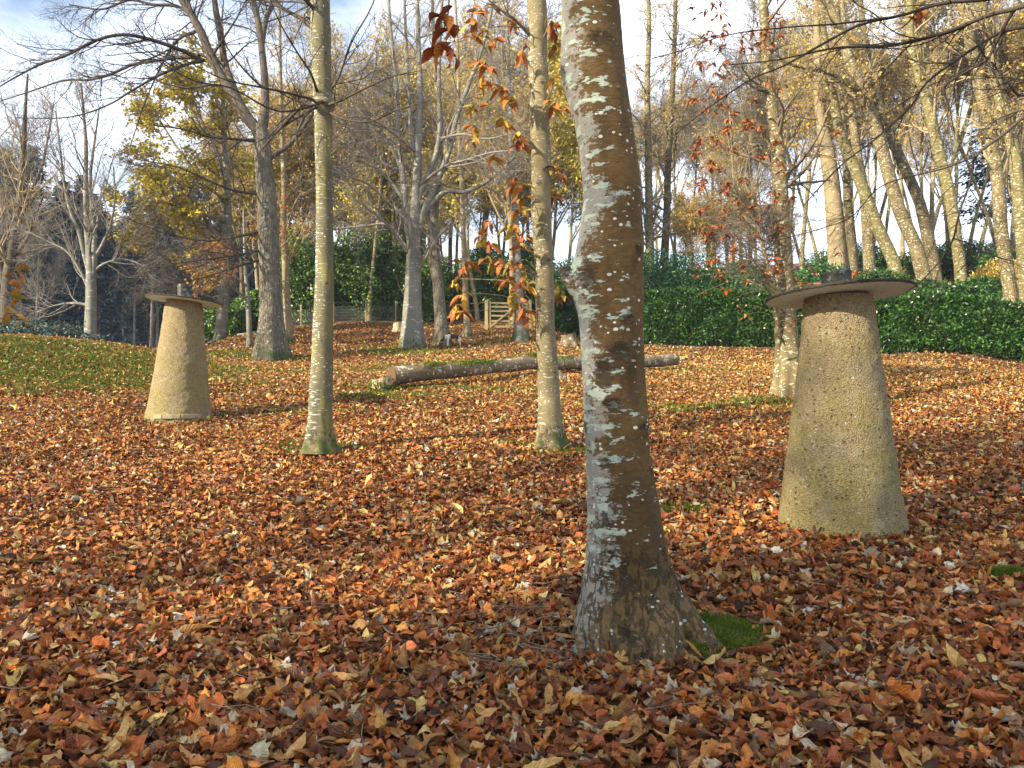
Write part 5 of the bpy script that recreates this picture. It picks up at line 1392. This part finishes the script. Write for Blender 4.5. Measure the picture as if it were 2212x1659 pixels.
for h_ in (.08, .22, .36, .50, .64, .80, .98):
    s = resample(tops + np.array((0, 0, h_)), 40); v, q = tubes(s[None], np.full((1, 40), .003), 4); bg.add(v, q)
s = resample(tops, 220)
PT = np.stack([s + np.array((0, 0, .06)), s + np.array((0, 0, .8))], 1); v, q = tubes(PT, np.full((220, 2), .002), 3); bg.add(v, q)
bg.build('wire', M['wire'], fence)
# low white wire in front of the hedge
bg = Bag(); hw = np.column_stack([hs + hn * .95, gz(hs[:, 0] + hn[:, 0] * .95, hs[:, 1] + hn[:, 1] * .95) + .12])[40:]
v, q = tubes(hw[None], np.full((1, len(hw)), .004), 5); bg.add(v, q)
o = bg.build('boundary_wire', M['wire'], loc=hw[0], off=hw[0]); tag(o, 'thin pale wire running low along the foot of the hedge', 'wire')
pb = Bag()
s = resample(np.array([(*hit(452,734)[:2],0),(*hit(490,732)[:2],0),(*hit(530,726)[:2],0),(*hit(575,724)[:2],0)]), 30); s[:, 2] = gz(s[:, 0], s[:, 1]) + .10
v, q = tubes(s[None], np.full((1, 30), .05), 8); pb.add(v, q)
M['hose'] = bark('grey_pipe', (.20, .19, .18), (.25, .24, .22), amount=0, bump=.1)
o = pb.build('water_pipe', M['hose'], loc=s[0], off=s[0]); tag(o, 'grey pipe lying along the top of the slope left of the oak', 'pipe')

# ------------------------------------------------------------------ dog
def skin_mesh(name, verts, edges, radii, mat, parent, sub=2, rootv=0):
    me = bpy.data.meshes.new(name); me.from_pydata(verts, edges, []); me.update()
    o = bpy.data.objects.new(name, me); COL.objects.link(o); o.parent = parent
    sk = o.modifiers.new('skin', 'SKIN'); sk.use_smooth_shade = True
    for i, r in enumerate(radii): me.skin_vertices[0].data[i].radius = (r, r) if np.isscalar(r) else r
    me.skin_vertices[0].data[rootv].use_root = True
    sb = o.modifiers.new('sub', 'SUBSURF'); sb.levels = sub; sb.render_levels = sub
    me.materials.append(mat); return o
g = G('dog_coat'); c0 = g.coords()
sx = g.n('SeparateXYZ', Vector=c0)
nz = g.noise(c0, 9, 3)
dark = g.step(g.math('ADD', g.math('ABSOLUTE', g.math('SUBTRACT', sx.outputs[0], .02)), g.math('MULTIPLY', g.math('SUBTRACT', nz, .5), .2)), .19, .13)
hd = g.step(sx.outputs[0], -.30, -.36)
up = g.step(sx.outputs[2], .27, .32)
mk = g.math('MAXIMUM', g.math('MULTIPLY', dark, up), hd)
M['dog'] = g.done(g.principled(g.mix(mk, g.mix(g.step(g.noise(c0, 60, 2), .55, .62), (.62, .56, .50), (.30, .24, .2)), (.045, .03, .025)), .8, .2))
g = G('dog_dark'); M['dogdark'] = g.done(g.principled((.035, .024, .02), .8, .2))
g = G('dog_nose'); M['dognose'] = g.done(g.principled((.01, .01, .01), .4, .5))
db = hit(979, 748); dY = 29.6; db = P(979, 748, dY); db[2] = float(gz(db[0], db[1])) + .05
dog = empty('dog', db, 'brown and white dog sniffing at the foot of the rough grey trunk', 'dog', rz=.25)
vs_ = [(.22,0,.40),(.08,0,.40),(-.08,0,.39),(-.20,0,.40),(-.29,0,.36),(-.36,0,.28),(-.42,0,.23),(-.49,0,.18),
      (.24,.07,.30),(.20,.075,.20),(.27,.075,.13),(.26,.075,.02),(.24,-.07,.30),(.19,-.075,.20),(.26,-.075,.13),(.25,-.075,.02),
      (-.19,.065,.28),(-.17,.07,.16),(-.18,.07,.02),(-.20,-.065,.28),(-.22,-.07,.16),(-.24,-.07,.02)]
ed = [(0,1),(1,2),(2,3),(3,4),(4,5),(5,6),(6,7),(0,8),(8,9),(9,10),(10,11),(0,12),(12,13),(13,14),(14,15),(3,16),(16,17),(17,18),(3,19),(19,20),(20,21)]
rad = [.085,.085,.10,.105,.07,.06,.055,.028,.06,.04,.024,.026,.06,.04,.024,.026,.045,.028,.026,.045,.028,.026]
skin_mesh('body', vs_, ed, rad, M['dog'], dog)
skin_mesh('tail', [(.28,0,.45),(.34,0,.52),(.38,0,.60)], [(0,1),(1,2)], [.022,.018,.012], M['dog'], dog)
for s in (-1, 1):
    skin_mesh('ear', [(-.37,.05*s,.31),(-.385,.075*s,.26),(-.39,.07*s,.19)], [(0,1),(1,2)], [.02,(.03,.014),(.022,.01)], M['dogdark'], dog)
    skin_mesh('eye', [(-.435,.035*s,.262),(-.445,.037*s,.262)], [(0,1)], [.009,.008], M['dognose'], dog, 1)
skin_mesh('nose', [(-.50,0,.175),(-.515,0,.17)], [(0,1)], [.018,.014], M['dognose'], dog, 1)

# ------------------------------------------------------------------ overhanging branches at the picture's edges
rng = np.random.default_rng(400)
YB = 5.0
bx = (2420 - CX) / F * YB
b = np.array((bx, YB, float(gz(bx, YB))))
root = empty('overhanging_tree', b, 'tree with dark overhanging branches crossing the top right corner', 'tree')
tr = resample(np.array([(bx, YB, b[2] - .2, .15), (bx + .02, YB, b[2] + 1.2, .11), (bx - .02, YB, b[2] + 2.8, .10), (bx + .03, YB, b[2] + 4.5, .08), (bx, YB, b[2] + 6.5, .05)]), 30)
bg = Bag(); v, q = tubes(tr[None, :, :3], tr[None, :, 3], 16); bg.add(v, q); bg.build('trunk', M['darklimb'], root, off=b)
def zz3(pts): return [(1474.6 + x / 3, y / 3, w, dy) for x, y, w, dy in pts]
BR_ = [zz3([(2850,420,16,0),(2500,150,14,-.2),(2300,30,12,-.3),(2150,60,10,-.2),(1980,100,9,-.1),(1700,210,8,0),(1350,295,7,.1),(1000,310,5,.2),(600,390,3,.4),(300,420,2,.5)]),
       zz3([(2850,300,12,0),(2300,-40,10,0),(1950,0,8,-.1),(1730,15,7,-.1),(1580,50,6.5,-.1),(1400,105,6,0),(1150,160,5.5,.1),(900,290,5,.2),(650,430,4.2,.3),(450,510,3.4,.4),(180,690,2.6,.5),(-60,880,1.6,.6)]),
       zz3([(1400,105,5,0),(1000,155,4,-.1),(700,175,3.3,-.2),(300,225,2.5,-.3),(0,325,1.8,-.4),(-200,380,1.2,-.5)]),
       zz3([(2850,500,12,0),(2400,150,9,.2),(2212,180,7,.3),(2040,220,6.5,.4),(1700,440,6,.5),(1560,560,5.5,.5),(1480,690,5,.5),(1250,900,4.2,.6),(1050,1050,3.4,.6),(900,1200,2.8,.7),(780,1340,2,.8)]),
       zz3([(2150,60,8,-.2),(2080,180,7,-.1),(2000,340,6.5,0),(1960,400,6,0),(1850,460,5.5,.1),(1700,560,5,.2),(1730,700,3,.2),(1760,860,2,.2)]),
       zz3([(2850,700,12,0),(2400,660,9,-.2),(2212,760,7.5,-.3),(2080,870,7,-.3),(1900,1010,6,-.3),(1870,1160,5,-.2),(1790,1390,4.2,-.2),(1755,1545,4,-.1),(1690,1660,3,0),(1560,1810,2.4,.1),(1440,1900,1.6,.2)]),
       zz3([(1755,1545,3.4,-.1),(1860,1580,2.6,-.1),(1990,1650,2,0),(2130,1690,1.4,.1)]),
       zz3([(2850,560,10,.2),(2450,420,8,.3),(2212,620,6,.4),(2100,520,5,.4),(2000,400,4,.5)]),
       zz3([(1900,1010,4,-.3),(1700,1090,3,-.3),(1300,1200,2.4,-.2),(1100,1400,2,-.1),(900,1480,1.5,0),(600,1560,1,.1)])]
PT, R = stems_world(BR_, YB, 34, rng)
bg = Bag()
for p_, r_ in [(PT, R)] + crown(rng, PT, R, [lv(13,.3,1,42,.6,.5,6,.13,-.02,rmin=.0018), lv(5,.15,1,40,.3,.6,4,.15,-.01,rmin=.0013)]):
    v, q = tubes(p_, np.maximum(r_, .0011), 6); bg.add(v, q)
bg.build('branches', M['twig_dark'], root, off=b)
hang = z3([(1530,80),(1560,60),(1960,200),(1500,110)])
n = len(hang); pos_ = np.array([P(x, y + 8, YB) for x, y in hang])
v, q, c_, u = leaf_grid(rng, pos_, rng.random(n) * 6.28, np.full(n, 1.0), rng.normal(0, .5, n), np.full(n, .13), np.full(n, .045), np.full(n, .6), np.full(n, .4), np.full(n, .1), np.full(n, 1), pick(rng, 'chestnut_red', n) * .8, 10, 4)
bg = Bag(); bg.add(v, q, c_, u); bg.build('leaves', M['litter'], root, off=b)

# sapling at the left edge with yellow leaves
YS = 4.2
sx_ = (-70 - CX) / F * YS
b = np.array((sx_, YS, float(gz(sx_, YS))))
root = empty('chestnut_sapling', b, 'thin sapling with a few yellow and orange leaves at the left edge', 'sapling')
st = resample(np.array([(*b, .012), (sx_ + .02, YS, b[2] + .8, .010), (sx_ - .02, YS, b[2] + 1.6, .008), (sx_ + .01, YS, b[2] + 2.6, .004)]), 24)
bg = Bag(); v, q = tubes(st[None, :, :3], st[None, :, 3], 8); bg.add(v, q); bg.build('stem', M['twig'], root, off=b)
LS = [(50,578,.09,.2,2),(50,600,.085,-1.0,1),(35,612,.09,-.1,1),(20,595,.05,.3,1),(45,642,.10,-.15,3),(32,652,.06,.5,1),(35,632,.08,1.0,1),(20,668,.075,2.6,2),(35,692,.09,-.9,0),(48,690,.085,-.7,0),(12,690,.08,-2.2,0),(30,682,.05,0,1)]
bg, tw = Bag(), Bag()
yc = [(.50, .30, .04), (.46, .20, .035), (.42, .26, .05), (.33, .36, .05)]
for (px, py, ln, ang, ci) in LS:
    e = P(px, py, YS + rng.uniform(-.08, .08))
    s0 = st[np.abs(st[:, 2] - (e[2] - .1)).argmin(), :3]
    pl = resample(np.array([s0, (s0 + e) / 2 + np.array((0, 0, .05)), e]), 8); v, q = tubes(pl[None], np.linspace(.003, .0012, 8)[None], 4); tw.add(v, q)
    v, q, c_, u = leaf_grid(rng, e[None], np.array([rng.normal(0, .4)]), np.array([-ang]), np.array([rng.normal(-.7, .3)]), np.array([ln]), np.array([ln * .5]), rng.normal(.3, .3, 1), rng.normal(.2, .2, 1), np.array([.06]), np.array([0]), np.array([yc[ci]]), 10, 4)
    bg.add(v, q, c_, u)
tw.build('shoots', M['twig'], root, off=b); bg.build('leaves', M['litter'], root, off=b)

# ------------------------------------------------------------------ trees behind the viewpoint whose shadows cross the clearing
for i, (x, y, k, s) in enumerate([(-6.4,-1.6,8,.75),(-12,-1.5,2,1.0),(-16,-8,2,1.0)]):
    o = copy_tree(protos[k]); o.location = (x, y, float(gz(x, y)) - .05); o.rotation_euler = (0, 0, i * 1.3); o.scale = (s, s, s)
    tag(o, 'one of the bare trees standing behind the viewpoint', 'tree', 'trees behind the viewpoint')

# ------------------------------------------------------------------ the winter air
bg = Bag()
x0, x1, y0, y1, z0, z1 = -140., 140., -60., 150., -14., 42.
V = [(x, y, z) for x in (x0, x1) for y in (y0, y1) for z in (z0, z1)]
haze = mesh_obj('haze', np.array(V), np.array([(0,1,3,2),(4,6,7,5),(0,4,5,1),(2,3,7,6),(1,5,7,3),(0,2,6,4)]), [], smooth=False)
hm = bpy.data.materials.new('hazy_air'); hm.use_nodes = True; ht_ = hm.node_tree; ht_.nodes.clear()
ho = ht_.nodes.new('ShaderNodeOutputMaterial'); hv = ht_.nodes.new('ShaderNodeVolumePrincipled')
hv.inputs['Density'].default_value = .0004
hv.inputs['Color'].default_value = (.60, .78, 1.0, 1)
ht_.links.new(hv.outputs[0], ho.inputs['Volume'])
haze.data.materials.append(hm)
tag(haze, 'thin blue winter haze filling the air over the clearing', 'haze', kind='stuff')
